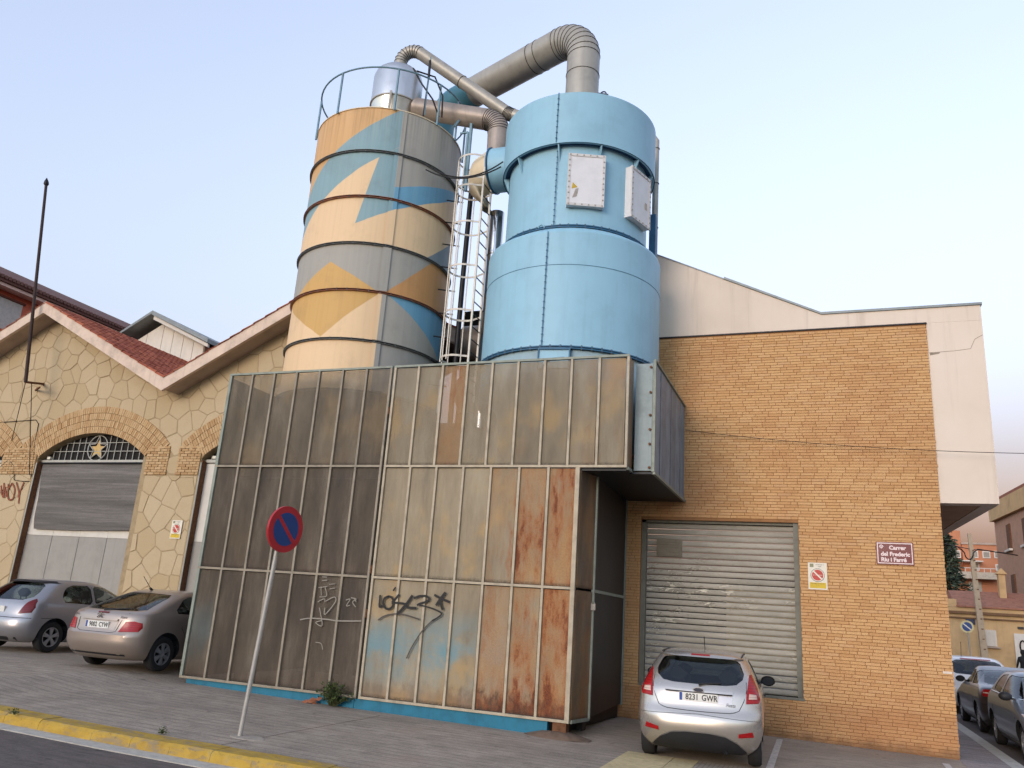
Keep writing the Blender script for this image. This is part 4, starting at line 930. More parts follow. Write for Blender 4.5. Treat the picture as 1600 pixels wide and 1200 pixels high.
mb.box(sx0 + b_, sx0 + b_ + t_, sy - .019, sy - .0165, sz0 + b_ + t_, sz1 - b_ - t_); mb.box(sx1 - b_ - t_, sx1 - b_, sy - .019, sy - .0165, sz0 + b_ + t_, sz1 - b_ - t_); mb.build('border', M['enamelwhite'], st)
for s_, sz_, x_, z_ in (('Carrer', .098, sx0 + .355, 3.318), ('del Frederic', .098, sx0 + .315, 3.205), ('Riu i Farré', .098, sx0 + .285, 3.105)):
    mb = MB(); put_text(mb, s_, sz_, x_, sy - .018, z_, bold=0.0045); mb.build('lettering', M['enamelwhite'], st)
mb = MB()
for (dx, dz) in ((0, 0), (.028, 0), (-.028, 0), (0, .028), (0, -.028), (.016, .016), (-.016, .016), (.016, -.016), (-.016, -.016)):
    mb.prism([(sx0 + .09 + dx, 3.34 + dz + .012), (sx0 + .09 + dx + .012, 3.34 + dz), (sx0 + .09 + dx, 3.34 + dz - .012), (sx0 + .09 + dx - .012, 3.34 + dz)], sy - .0185, sy - .0165)
mb.build('emblem', M['enamelwhite'], st, kind='stuff')

# ---------------------------------------------------------------- stone warehouse on the left
def stone_mat(name, single, base, lite, dark):
    t = NT(name); p = t.pos; k = t.rnd if single else t.island
    c = t.ramp(k, [(0.0, dark), (0.45, base), (0.8, lite), (1.0, base)])
    f = t.noise(p, 2.4, 6, 0.65); g = t.noise(p, 24, 4, 0.7)
    c = t.mix(t.math('MULTIPLY', t.step(f, 0.45, 0.7), 0.35), c, dark)
    c = t.mix(t.math('MULTIPLY', t.step(g, 0.5, 0.72), 0.25), c, tuple(x * 0.6 for x in dark[:3]) + (1,))
    return t.done(t.bsdf(c, 0.9, 0, t.bump(t.math('MULTIPLY_ADD', g, 0.5, f), 0.4, 0.02), 0.2))
M['stone'] = stone_mat('sandstone', True, sr(184, 164, 131), sr(189, 170, 138), sr(178, 157, 122))
M['archbrick'] = stone_mat('pale arch brick', False, sr(186, 154, 112), sr(193, 164, 124), sr(168, 132, 92))
M['stonemortar'] = plain('stone joint', sr(158, 138, 106), 0.95, var=0.15, nsc=6)
M['fascia'] = plain('whitewashed fascia', sr(210, 188, 168), 0.85, var=0.14, nsc=2.2, streak=0.25)
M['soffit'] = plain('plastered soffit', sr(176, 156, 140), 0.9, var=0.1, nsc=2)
W = 18.30
sw = thing('stone_warehouse', 'old sandstone warehouse with twin gables, brick arches and tiled roof', 'warehouse', (-20.0, W, gz(-20)))
DOORS = [(-31.5, -24.92), (-23.42, -18.84), (-16.82, -12.24)]
DOORS[0] = (-29.5, -24.92)
ZS, RISE = 5.42, 0.82
RA = ((4.58 / 2) ** 2 + RISE ** 2) / (2 * RISE); ZC = ZS + RISE - RA
AP, VAL = -24.07, -18.40
def gable(x):
    d = (x - AP) % (2 * (VAL - AP)); d = min(d, 2 * (VAL - AP) - d); return 10.20 - d * 0.4755
def arch_z(x):
    for a, b in DOORS:
        if a <= x <= b:
            c = (a + b) / 2; return ZC + math.sqrt(RA * RA - (x - c) ** 2)
    return None
mb = MB(); x = -28.6
while x < -11.2:
    x2 = x + 0.2
    za, zb = arch_z(x + 1e-4), arch_z(x2 - 1e-4)
    lo = -0.2 if za is None or zb is None else None
    if lo is not None: l0 = l1 = lo
    else: l0, l1 = za, zb
    mb.prism([(x, l0), (x2, l1), (x2, gable(x2) + .1), (x, gable(x) + .1)], W + .008, W + .45); x = x2
wallm = mb.build('wall', M['stonemortar'], sw)
def voronoi(x0, x1, z0, z1, size, jit, rows_sz=None):
    pts = []; nz = max(1, int((z1 - z0) / size)); nx = max(1, int((x1 - x0) / size))
    for j in range(-1, nz + 2):
        for i in range(-1, nx + 2):
            ox = 0.5 if j % 2 else 0
            pts.append((x0 + (i + ox + .25 + random.uniform(-jit, jit)) * (x1 - x0) / nx, z0 + (j + .5 + random.uniform(-jit, jit)) * (z1 - z0) / nz))
    cells = []
    for k, p in enumerate(pts):
        poly = [(x0, z0), (x1, z0), (x1, z1), (x0, z1)]
        for m, q in enumerate(pts):
            if m == k or abs(q[0] - p[0]) > 2.6 * size or abs(q[1] - p[1]) > 2.6 * size: continue
            a, b = q[0] - p[0], q[1] - p[1]; poly = clip(poly, a, b, (q[0] ** 2 - p[0] ** 2 + q[1] ** 2 - p[1] ** 2) / 2)
            if len(poly) < 3: break
        if len(poly) >= 3: cells.append(poly)
    return cells
def area(p): return abs(sum(p[i][0] * p[(i + 1) % len(p)][1] - p[(i + 1) % len(p)][0] * p[i][1] for i in range(len(p)))) / 2
def shrink(p, d):
    ar = sum(p[i][0] * p[(i + 1) % len(p)][1] - p[(i + 1) % len(p)][0] * p[i][1] for i in range(len(p)))
    if ar < 0: p = p[::-1]
    out = p
    for i in range(len(p)):
        (ax, az), (bx, bz) = p[i], p[(i + 1) % len(p)]; L = math.hypot(bx - ax, bz - az)
        if L < 1e-6: continue
        nx, nz = (bz - az) / L, -(bx - ax) / L; out = clip(out, nx, nz, nx * ax + nz * az - d)
        if len(out) < 3: return None
    return out
def stone(poly):
    o = shrink(poly, 0.008)
    if not o or area(o) < 0.012: return
    i_ = shrink(o, 0.012)
    if not i_ or len(i_) != len(o): i_ = None
    mb = MB(); yb = W + .03; yf = W - 0.006 + random.uniform(-.008, .008); k = len(o)
    if i_:
        c = (sum(p[0] for p in o) / k, sum(p[1] for p in o) / k); i_ = [(p[0] + (c[0] - p[0]) * .06, p[1] + (c[1] - p[1]) * .06) for p in o]
        vs = [(p[0], yb, p[1]) for p in o] + [(p[0], yf + .014, p[1]) for p in o] + [(p[0], yf, p[1]) for p in i_]
        fs = [tuple(range(2 * k, 3 * k))] + [(a * k + i, a * k + (i + 1) % k, (a + 1) * k + (i + 1) % k, (a + 1) * k + i) for a in (0, 1) for i in range(k)]
        mb.add(vs, fs)
    else: mb.prism(o, yf, yb)
    mb.build('stone', M['stone'], wallm)
random.seed(5)
RO = RA + 0.86
for poly in voronoi(-26.8, -11.6, 4.95, 10.3, 0.56, 0.36):
    cx = sum(p[0] for p in poly) / len(poly); cz = sum(p[1] for p in poly) / len(poly)
    # under the gable
    k = round((cx - AP) / (2 * (VAL - AP))); ap = AP + k * 2 * (VAL - AP)
    poly = clip(poly, 0.4755, 1, 10.17 + 0.4755 * ap); poly = clip(poly, -0.4755, 1, 10.17 - 0.4755 * ap)
    if len(poly) < 3: continue
    skip = False
    for a, b in DOORS:
        c = (a + b) / 2; dx, dz = cx - c, cz - ZC; d = math.hypot(dx, dz)
        if a - .84 < cx < b + .84 and cz < 5.9 and (cx < a or cx > b) and d < RO - .2: skip = True
        if d < RO + 0.5 and cz > ZC:
            if d < RO - 0.35 and a - .86 < cx < b + .86: skip = True
            nx, nz = dx / d, dz / d
            if a - .9 < cx < b + .9: poly = clip(poly, -nx, -nz, -(nx * c + nz * ZC) - (RO - 0.12))
            if len(poly) < 3: skip = True; break
    if skip or len(poly) < 3: continue
    stone(poly)
for (x0, x1) in ((-26.0, -24.96), (-24.92, -23.44), (-18.82, -16.84)):
    if x1 < -24.95: continue
    for poly in voronoi(x0, x1, 0.0, 4.92, 0.50, 0.33): stone(poly)
# brick arches
def arch(a, b):
    c = (a + b) / 2; mb = MB(); half = math.degrees(math.asin((b - a) / 2 / RA)); ho = half + 4
    nring = 4
    for rr in range(nring):
        r0, r1 = RA + .86 / nring * rr, RA + .86 / nring * (rr + 1) - 0.012
        n = int(R(2 * ho) * (r0 + r1) / 2 / 0.082)
        for i in range(n):
            t0 = -ho + 2 * ho * (i + (0.0 if rr % 2 else .5)) / n; t1 = t0 + 2 * ho / n - math.degrees(0.011 / r0)
            P = lambda t, r: (c + r * math.sin(R(t)), ZC + r * math.cos(R(t)))
            q = [P(t0, r0), P(t1, r0), P(t1, r1), P(t0, r1)]
            mx = (q[0][0] + q[2][0]) / 2; mz = (q[0][1] + q[2][1]) / 2
            if abs(mx - c) > (b - a) / 2 + .84: continue
            if abs(mx - c) > (b - a) / 2 and mz < ZS + .30: continue
            y = W - .035 + random.uniform(-.006, .006); mb.prism(q, y, y + .09)
    for s in (-1, 1):
        z = 4.94
        while z < ZS + .66:
            x = 0.0
            lim = .84 if z < 6.0 else 0
            inner = 0.0
            if z > ZS: # leave room for the ring
                inner = max(0, (math.sqrt(max(0, RO ** 2 - (z - ZC) ** 2)) - (b - a) / 2) * 0.0)
            k = (int(z * 100) // 8) % 2; x = -0.12 * k
            while x < lim:
                xa, xb = max(x, 0), min(x + .24, lim)
                if xb - xa > .03:
                    e = (b if s > 0 else a); xm = e + s * (xa + xb) / 2
                    d = math.hypot(xm - c, z + .035 - ZC)
                    if z + .035 < ZS + .34:
                        y = W - .034 + random.uniform(-.006, .006); q0, q1 = sorted((e + s * xa, e + s * (xb - .011))); mb.box(q0, q1, y, y + .08, z, z + .066)
                x += .25
            z += .078
    mb.build('arch_bricks', M['archbrick'], wallm, kind='stuff')
for a, b in DOORS: arch(a, b)
# eaves: fascia, soffit and tiled roofs
FY = 17.60
def roof_side(ap, sgn, full=True):
    xe = ap + sgn * (VAL - AP); zt, ze = 10.53, 10.53 - 0.502 * (VAL - AP)
    mb = MB(); mb.prism([(ap, zt), (xe, ze), (xe, ze - .36), (ap, zt - .34)], FY, FY + .10); f = mb.build('fascia', M['fascia'], sw)
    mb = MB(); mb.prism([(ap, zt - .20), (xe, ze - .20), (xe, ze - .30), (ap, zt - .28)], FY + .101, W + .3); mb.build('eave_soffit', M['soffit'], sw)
    mb = MB(); mb.prism([(ap, zt - .01), (xe, ze - .01), (xe, ze - .15), (ap, zt - .15)], FY + .102, 26.0); r = mb.build('roof_deck', M['tiledark'], sw)
    # curved tiles running down the slope
    mb = MB(); L = abs(xe - ap); sl = math.hypot(1, .502); nrow = 15; y0 = FY + .06
    ny = 36 if full else 20
    for j in range(ny):
        y = y0 + j * 0.2
        for i in range(nrow):
            d0, d1 = L * i / nrow, L * (i + 1.12) / nrow
            xa, xb = ap + sgn * d0, ap + sgn * min(d1, L); za, zb = zt - .502 * d0 + .008, zt - .502 * min(d1, L) + .035
            for ex, ez in ((0, 0),):
                vs = []
                e = random.uniform(-.008, .008)
                for (xx, zz, wd) in ((xa, za, .075), (xb, zb, .092)):
                    for q in range(5):
                        w = math.pi * q / 4; vs.append((xx, y + wd * math.cos(w) + e, zz + 0.07 * math.sin(w) + e))
                mb.add(vs, [(q, q + 1, q + 6, q + 5) for q in range(4)] + [(5, 6, 7, 8, 9)])
    mb.build('roof_tiles', M['tile'], r, kind='stuff')
    mb = MB()
    k = 0; d = 0.0
    while d < L - .1:                      # mortar bed along the verge, uneven
        w = random.uniform(.25, .5); d2 = min(d + w, L); h = random.uniform(.02, .07)
        mb.prism([(ap + sgn * d, zt - .502 * d), (ap + sgn * d2, zt - .502 * d2), (ap + sgn * d2, zt - .502 * d2 + h), (ap + sgn * d, zt - .502 * d + h)], FY + .004, FY + .17); d = d2
    mb.build('verge_mortar', M['fascia'], f)
def tile_mat():
    t = NT('clay roof tiles'); p = t.pos
    c = t.ramp(t.island, [(0.0, sr(122, 62, 44)), (0.4, sr(152, 82, 60)), (0.75, sr(172, 98, 70)), (1.0, sr(136, 74, 58))])
    c = t.mix(t.math('MULTIPLY', t.step(t.noise(p, 3, 5, .65), .5, .72), .4), c, sr(88, 60, 52))
    return t.done(t.bsdf(c, 0.9, 0, None, 0.2))
M['tile'] = tile_mat(); M['tiledark'] = plain('roof underlay', sr(70, 40, 34), 0.95)
roof_side(AP + .3, 1); roof_side(AP + .3, -1, False); roof_side(AP + .3 + 2 * (VAL - AP), -1); roof_side(AP + .3 + 2 * (VAL - AP), 1, False)
# arched doorways
M['doorgrey'] = plain('grey metal door', sr(150, 146, 138), 0.6, 0.1, var=0.07, nsc=2, streak=0.25)
M['doorwhite'] = plain('white door strip', sr(206, 200, 188), 0.6, var=0.06, nsc=3)
def sack_mat():
    t = NT('dark woven screen'); p = t.pos; z = t.sep(p)[2]
    f = t.noise(t.scale(p, (0.25, 1, 7.0)), 1.0, 7, 0.7)
    f = t.math('MULTIPLY_ADD', t.noise(t.scale(p, (40, 1, 40)), 1.0, 2, 0.6), 0.22, t.math('SUBTRACT', f, 0.11))
    c = t.ramp(f, [(0.25, sr(80, 76, 72)), (0.5, sr(104, 100, 95)), (0.75, sr(134, 129, 123))])
    return t.done(t.bsdf(c, 0.85, 0, t.bump(t.noise(t.scale(p, (1.2, 1, 3)), 1.0, 4, .6), 0.5, 0.08), 0.2))
M['screen'] = sack_mat(); M['voidwin'] = plain('dark window void', sr(30, 28, 26), 0.7, var=0.1, spec=0.2)
M['gratesteel'] = plain('pale grille bars', sr(170, 168, 158), 0.5, 0.2, var=0.08)
M['stargold'] = plain('dull gold star', sr(190, 158, 96), 0.5, 0.1, var=0.15, nsc=8)
def doorway(a, b, star):
    c = (a + b) / 2; yd = W + .22
    mb = MB(); mb.box(a + .02, b - .02, yd + .02, yd + .1, -.1, 5.36); d = mb.build('door', M['doorgrey'], sw)
    n = 4; w = (b - a - .1) / n
    for i in range(n):
        mb = MB(); mb.box(a + .05 + i * w + .01, a + .05 + (i + 1) * w - .01, yd - .02, yd + .018, 0.05, 3.05); mb.build('door_leaf', M['doorgrey'], d)
        mb = MB(); mb.box(a + .05 + i * w + .004, a + .05 + (i + 1) * w - .004, yd - .01, yd + .016, 3.06, 5.3); mb.build('upper_leaf', M['doorwhite'], d)
    mb = MB(); mb.box(a - .02, b + .02, yd - .06, yd + .02, 5.33, 5.42); mb.build('transom', M['gratesteel'], d)
    # side guide rails
    for x in (a, b - .07):
        mb = MB(); mb.box(x, x + .07, W + .02, W + .20, 0.0, 5.36); mb.build('guide_rail', M['rusty'] if x == a else M['blackmetal'], d)
    mb = MB(); mb.tube([(a + .05, W - .01, 0.2), (a + .05, W - .01, 5.3)], .022, 6); mb.build('guide_pipe', M['gratesteel'], d)
    # window in the arch
    top = [(a + .02 + (b - a - .04) * i / 20,) for i in range(21)]
    pts = [(x[0], ZC + math.sqrt(RA * RA - (x[0] - c) ** 2) - .01) for x in top]
    mb = MB(); mb.prism([(a + .02, 5.42)] + pts + [(b - .02, 5.42)], yd + .03, yd + .08); win = mb.build('arch_window', M['voidwin'], sw)
    mb = MB(); x = a + .2
    while x < b - .1:
        z = ZC + math.sqrt(RA * RA - (x - c) ** 2) - .01
        if z > 5.45 and not (star and abs(x - c) < .40): mb.bar((x, yd - .01, 5.42), (x, yd - .01, z), .020, .020, up=(0, 1, 0))
        x += .255
    for z in (5.70, 5.97):
        hx = math.sqrt(max(0, RA * RA - (z - ZC) ** 2)); hx = min(hx, (b - a) / 2)
        mb.bar((c - hx, yd - .02, z), (c + hx, yd - .02, z), .018, .018)
    mb.build('window_grille', M['gratesteel'], win)
    if star:
        zc = 5.80; mb = MB(); mb.tube([(c + .40 * math.cos(R(t)), yd - .03, zc + .40 * math.sin(R(t))) for t in range(0, 360, 12)], .018, 6, closed=True)
        sp_ = []
        for i in range(10):
            r_ = (.40 if i % 2 == 0 else .17); w_ = R(90 + 36 * i); sp_.append((c + r_ * math.cos(w_), zc + r_ * math.sin(w_)))
        for i in range(10): p, q = sp_[i], sp_[(i + 1) % 10]; mb.bar((p[0], yd - .035, p[1]), (q[0], yd - .035, q[1]), .02, .02, up=(0, 1, 0))
        mb.build('star_frame', M['gratesteel'], win)
        mb = MB(); mb.prism([(c + (p[0] - c) * .82, zc - .04 + (p[1] - zc) * .78) for p in sp_], yd - .02, yd - .005); mb.build('star', M['stargold'], win)
    return d, yd
for i, (a, b) in enumerate(DOORS):
    d, yd = doorway(a, b, i == 1)
    if i == 1:
        # dark screen hung over the upper leaves, drooping at its lower edge
        nx, nz = 26, 14; vs = []
        for j in range(nz + 1):
            for k in range(nx + 1):
                u, v = k / nx, j / nz; x = a + .13 + (b - a - .2) * u
                zb_ = 3.24 + .07 * u - .03 * math.sin(u * 3.1)
                x += (1 - v) * (0.25 * (1 - u)) * (1 if u < .5 else .0)
                vs.append((x, yd - .08 - .05 * math.sin(v * 9 + u * 2) * (1 - v) * .6 - .012 * math.sin(u * 8 + v * 5), zb_ + (5.33 - zb_) * v))
        mb = MB(); mb.add(vs, [(j * (nx + 1) + k, j * (nx + 1) + k + 1, (j + 1) * (nx + 1) + k + 1, (j + 1) * (nx + 1) + k) for j in range(nz) for k in range(nx)])
        scn = thing('door_screen', 'dark fabric screen hung across the upper half of the arched grey doors', 'screen', ((a + b) / 2, yd, 3.2)); mb.build('fabric', M['screen'], scn, 80)
        mb = MB(); mb.tube([(a + .1, yd - .1, 5.31), (b - .05, yd - .1, 5.31)], .03, 8); mb.build('rod', M['blackmetal'], scn, 60)
    if i == 2:
        mb = MB(); mb.box(a + .75, b - .3, yd - .12, yd - .09, 2.0, 5.3); scn = thing('dark_blind', 'dark blind behind the left edge of the perforated enclosure', 'blind', ((a + b) / 2, yd, 2.0)); mb.build('fabric', M['screen'], scn)
    mb = MB(); mb.box(a + .3, a + .42, yd - .10, yd - .02, 5.44, 5.52); mb.build('door_lamp', M['signwhite'], d)
mb = MB(); mb.box(-25.6, -24.45, W - .06, W - .02, 0.0, 1.55); mb.build('plinth', plain('white render', sr(196, 180, 160), .9, var=.1), sw)
mb = MB(); mb.box(-25.2, -24.6, W - .05, W - .02, 2.2, 3.0); mb.build('notice_board', plain('grey board', sr(140, 132, 124), .8), sw)
vado('vehicle_access_sign', 'white and yellow plate on the sandstone pier between the arched doors', -17.42, -17.05, 3.10, 3.62, W - .025)
gz8 = lambda x, y: (x / 3.75, 620 + y / 3.75)
graffiti([(.05, [(5, 520), (10, 570), (20, 590)]), (.05, [(22, 505), (20, 560), (25, 590)]), (.05, [(22, 505), (40, 585), (48, 510)]), (.05, [(70, 505), (45, 550), (50, 600), (75, 595), (85, 540), (70, 505)]),
          (.05, [(95, 500), (110, 560), (105, 590)]), (.05, [(140, 500), (118, 555), (108, 625)])], 'red_spray' if 'red_spray' in M else M.setdefault('red_spray', plain('red spray', sr(134, 74, 50), .8, var=.2)) and 'red_spray', gz8, W - .03, parent=sw)
# flagpole on the gable
fp = thing('flagpole', 'rusty black pole with pointed tip bracketed to the left gable wall', 'flagpole', (-23.9, W, 7.9))
pb_, pt_ = at(40, 597, 17.45), at(72, 290, 17.2)
mb = MB(); mb.tube([pb_, pt_], [.055, .045], 10); mb.build('pole', M['rusty'] if False else plain('rusty black pole', sr(58, 42, 36), .7, .2, var=.2), fp, 60)
mb = MB(); d_ = (pt_ - pb_).normalized(); mb.tube([pt_, pt_ + d_ * .06, pt_ + d_ * .16, pt_ + d_ * .30], [.05, .085, .07, .01], 10); mb.build('finial', M['blackmetal'], fp, 60)
mb = MB(); br_ = at(68, 600, W); mb.bar(pb_, br_, .07, .07); mb.bar(pb_ + Vector((.35, .25, -.12)), br_ + Vector((-.3, 0, -.2)), .05, .05); mb.build('bracket', M['rusty'], fp)
mb = MB(); mb.tube([pb_, at(18, 690, W - .02), at(12, 740, W - .02)], .012, 5); mb.tube([pb_ + Vector((.15, .1, 0)), at(47, 700, W - .04), at(46, 742, W - .04)], .014, 5); mb.build('halyard', M['cable'], fp, 60)
def wallcable(name, label, px, r=.012):
    mb = MB(); mb.tube([at(a, b, W - .03) for a, b in px], r, 5); return mb.build(name, M['cable'], None, 60, label=label, cat='cable')
wallcable('wall_cable', 'thin cable stapled across the sandstone left of the arch down to the door rail', [(0, 660), (56, 656), (60, 662), (55, 690), (50, 735), (48, 745)])
wallcable('wall_cable', 'looping cable hanging over the leftmost brick impost', [(0, 730), (14, 718), (22, 728), (22, 750), (35, 752), (46, 752)])

# ---------------------------------------------------------------- background on the left
shd = thing('roof_lantern', 'white panelled gable lantern rising behind the red tiled roof', 'roof lantern', (-24.6, 24.0, 9.5))
mb = MB(); mb.prism([(-26.42, 9.0), (-22.85, 9.0), (-22.85, 11.15), (-25.12, 12.30), (-26.42, 11.62)], 24.0, 27.5); body = mb.build('gable_wall', plain('ivory cladding', sr(214, 206, 192), .7, var=.05, nsc=2, streak=.12), shd)
xs_ = [-26.42, -25.95, -25.12, -24.55, -23.98, -23.42, -22.86]
for i in range(6):
    xa, xb = xs_[i] + .012, xs_[i + 1] - .012; zf = lambda x: 12.28 - (abs(x + 25.12) * (.507 if x > -25.12 else .52)) - .01
    mb = MB(); mb.prism([(xa, 9.2), (xb, 9.2), (xb, zf(xb)), (xa, zf(xa))], 23.965, 23.998); mb.build('cladding_panel', body.data.materials[0], body)
mb = MB(); mb.prism([(-25.33, 12.62), (-22.2, 11.22), (-22.2, 11.05), (-25.33, 12.44)], 23.4, 27.8); mb.prism([(-25.331, 12.62), (-27.0, 11.72), (-27.0, 11.62), (-25.331, 12.50)], 23.4, 27.8); mb.build('roof', M['coping'], shd)
mb = MB(); mb.prism([(-25.3, 12.42), (-22.25, 11.04), (-22.25, 10.9), (-25.3, 12.26)], 23.5, 23.6); mb.build('bargeboard', M['doorwhite'], shd)
red = thing('red_apartment_block', 'brick red apartment block with dark tiled eave behind the left gable', 'apartment block', (-41, 30, 0))
mb = MB(); mb.box(-48, -35.7, 12, 50, 0, 14.7); rb = mb.build('wall', plain('red brick render', sr(196, 104, 78), .85, var=.1, nsc=1.2), red)
mb = MB(); mb.box(-48, -35.1, 11, 51, 14.7, 14.85); mb.build('eave', plain('pinkish eave', sr(222, 188, 172), .8), red)
mb = MB(); mb.prism([(-35.0, 14.87), (-35.0, 15.12), (-42, 18.2), (-49, 14.9)], 11, 51); mb.build('roof', plain('dark tiles', sr(112, 76, 66), .9, var=.15), red)
mb = MB()
for k in range(200): y = 11 + .2 * k; mb.box(-35.06, -34.93, y + .02, y + .16, 15.0, 15.16)
mb.build('eave_tiles', plain('eave tile', sr(118, 82, 72), .9), red, kind='stuff')
for y in (23.4, 28.5, 33.5):
    mb = MB(); mb.box(-35.75, -35.66, y, y + 1.9, 12.9, 14.35); w_ = mb.build('window', plain('pale blind', sr(186, 178, 168), .5), red)
    mb = MB(); mb.box(-35.68, -35.6, y - .1, y + 2.0, 14.36, 14.46); mb.build('lintel', plain('lintel shade', sr(110, 60, 46), .8), w_)
mb = MB(); mb.box(-35.7, -35.3, 22, 27.5, 11.4, 12.6); mb.build('balcony', plain('orange balcony', sr(196, 92, 58), .85), red)

# ---------------------------------------------------------------- vehicles
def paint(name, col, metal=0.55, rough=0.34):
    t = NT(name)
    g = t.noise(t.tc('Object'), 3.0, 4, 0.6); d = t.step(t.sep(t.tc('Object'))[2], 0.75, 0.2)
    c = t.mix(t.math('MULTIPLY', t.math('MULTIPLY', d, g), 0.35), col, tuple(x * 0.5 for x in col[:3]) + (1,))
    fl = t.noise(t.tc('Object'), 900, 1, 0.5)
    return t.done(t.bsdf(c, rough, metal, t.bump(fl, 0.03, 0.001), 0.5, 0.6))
def glassm(name, tint, alpha):
    t = NT(name); b = t.n('BsdfGlossy'); b.inputs['Roughness'].default_value = 0.03; b.inputs['Color'].default_value = (0.9, 0.93, 0.95, 1)
    tr = t.n('BsdfTransparent'); tr.inputs['Color'].default_value = tint
    f = t.n('LayerWeight'); f.inputs['Blend'].default_value = 0.25
    k = t.math('MULTIPLY_ADD', f.outputs['Fresnel'], 0.8, alpha)
    mx = t.n('MixShader'); t.put(mx.inputs[0], k); t.put(mx.inputs[1], tr.outputs[0]); t.put(mx.inputs[2], b.outputs[0])
    return t.done(mx.outputs[0])
M['glass'] = glassm('tinted car glass', (0.56, 0.64, 0.63, 1), 0.05)
M['tyre'] = plain('tyre rubber', sr(34, 33, 33), 0.85, var=0.1, nsc=14)
M['alloy'] = plain('alloy wheel', sr(176, 176, 178), 0.35, 0.7, var=0.05)
M['blackplastic'] = plain('black plastic trim', sr(36, 36, 38), 0.6, var=0.08)
M['interior'] = plain('dark interior', sr(40, 39, 40), 0.9, var=0.08)
M['under'] = plain('underbody', sr(18, 18, 18), 0.95, var=0.0)
M['plate'] = plain('number plate', sr(214, 212, 204), 0.4, var=0.02)
M['plateink'] = plain('plate lettering', sr(26, 26, 28), 0.5, var=0.0)
M['plateblue'] = plain('plate blue', sr(28, 66, 140), 0.45, var=0.0)
def lampm(name, col, rough=0.12):
    t = NT(name); w = t.sep(t.tc('Object')); f = t.math('FRACT', t.math('MULTIPLY', w[2], 28.0))
    c = t.mix(t.math('MULTIPLY', t.step(f, 0.5, 0.8), 0.45), col, tuple(x * 0.4 for x in col[:3]) + (1,))
    return t.done(t.bsdf(c, 0.25, 0.0, None, 0.35, 0.15))
M['redlamp'] = lampm('red lamp lens', sr(160, 22, 26)); M['clearlamp'] = lampm('clear lamp lens', sr(206, 176, 160)); M['darkred'] = lampm('dark red lens', sr(112, 30, 32))
M['chrometrim'] = plain('chrome trim', sr(206, 206, 206), 0.15, 0.95, var=0.0)
M['seam'] = plain('panel gap', sr(30, 30, 32), 0.8, var=0.0)

def interp(tab, z, k):
    if z <= tab[0][0]: return tab[0][k]
    for i in range(len(tab) - 1):
        if z <= tab[i + 1][0]:
            a, b = tab[i], tab[i + 1]; h = b[0] - a[0]; t = (z - a[0]) / h
            def sl(j):
                if j <= 0 or j >= len(tab) - 1: return None
                d0 = (tab[j][k] - tab[j - 1][k]) / (tab[j][0] - tab[j - 1][0]); d1 = (tab[j + 1][k] - tab[j][k]) / (tab[j + 1][0] - tab[j][0])
                return 0.0 if d0 * d1 <= 0 else 2 * d0 * d1 / (d0 + d1)
            d = (b[k] - a[k]) / h; m0 = sl(i); m1 = sl(i + 1); m0 = d if m0 is None else m0; m1 = d if m1 is None else m1
            return a[k] * (2 * t ** 3 - 3 * t * t + 1) + m0 * h * (t ** 3 - 2 * t * t + t) + b[k] * (-2 * t ** 3 + 3 * t * t) + m1 * h * (t ** 3 - t * t)
    return tab[-1][k]
class Car:
    "body as stacked horizontal outlines; x across, y from the rear bumper forward, z up. table rows: (z, rear y, front y, half width, rear corner depth)"
    def __init__(s, tab, n=3.2): s.t = tab; s.n = n; s.ht = tab[-1][0]
    def lev(s, z):
        yr, yf, w, a = [interp(s.t, z, k) for k in (1, 2, 3, 4)]
        return yr, yf, w, min(a, (yf - yr) * 0.5)
    def rear(s, x, z):
        yr, yf, w, a = s.lev(z); u = min(0.999, abs(x) / w); return yr + a * (1 - (1 - u ** s.n) ** (1 / s.n))
    def front(s, x, z):
        yr, yf, w, a = s.lev(z); u = min(0.999, abs(x) / w); a2 = min(0.75, (yf - yr) * .4); return yf - a2 * (1 - (1 - u ** 2.6) ** (1 / 2.6))
    def side(s, y, z):
        yr, yf, w, a = s.lev(z); a2 = min(0.75, (yf - yr) * .4)
        if y < yr + a: t = max(0, 1 - (y - yr) / a); return w * max(0, 1 - t ** s.n) ** (1 / s.n)
        if y > yf - a2: t = max(0, 1 - (yf - y) / a2); return w * max(0, 1 - t ** 2.6) ** (1 / 2.6)
        return w
    def outline(s, z, inset=0.0, m=22):
        yr, yf, w, a = s.lev(z); w -= inset; yr += inset; yf -= inset; a = min(a, (yf - yr) * .5); a2 = min(0.75, (yf - yr) * .4); half = []
        for i in range(m + 1):
            q = math.pi / 2 * i / m; half.append((w * math.sin(q) ** (2 / s.n), yr + a * (1 - math.cos(q) ** (2 / s.n))))
        for i in range(1, 9): half.append((w, yr + a + (yf - a2 - yr - a) * i / 9))
        for i in range(m + 1):
            q = math.pi / 2 * i / m; half.append((w * math.cos(q) ** (2 / 2.6), yf - a2 * (1 - math.sin(q) ** (2 / 2.6))))
        return half + [(-x, y) for x, y in half[-2:0:-1]]
    def shell(s, z0, z1, dz, inset=0.0):
        mb = MB(); k = max(2, int((z1 - z0) / dz)); zs_ = [z0 + (z1 - z0) * (1 - (1 - i / k) ** 1.35) for i in range(k + 1)]; rings = [s.outline(z, inset) for z in zs_]; n = len(rings[0])
        vs = [(x, y, z) for z, r in zip(zs_, rings) for x, y in r]
        fs = [(i * n + j, i * n + (j + 1) % n, (i + 1) * n + (j + 1) % n, (i + 1) * n + j) for i in range(k) for j in range(n)]
        fs += [tuple(range(n - 1, -1, -1)), tuple(k * n + j for j in range(n))]
        return mb.add(vs, fs)
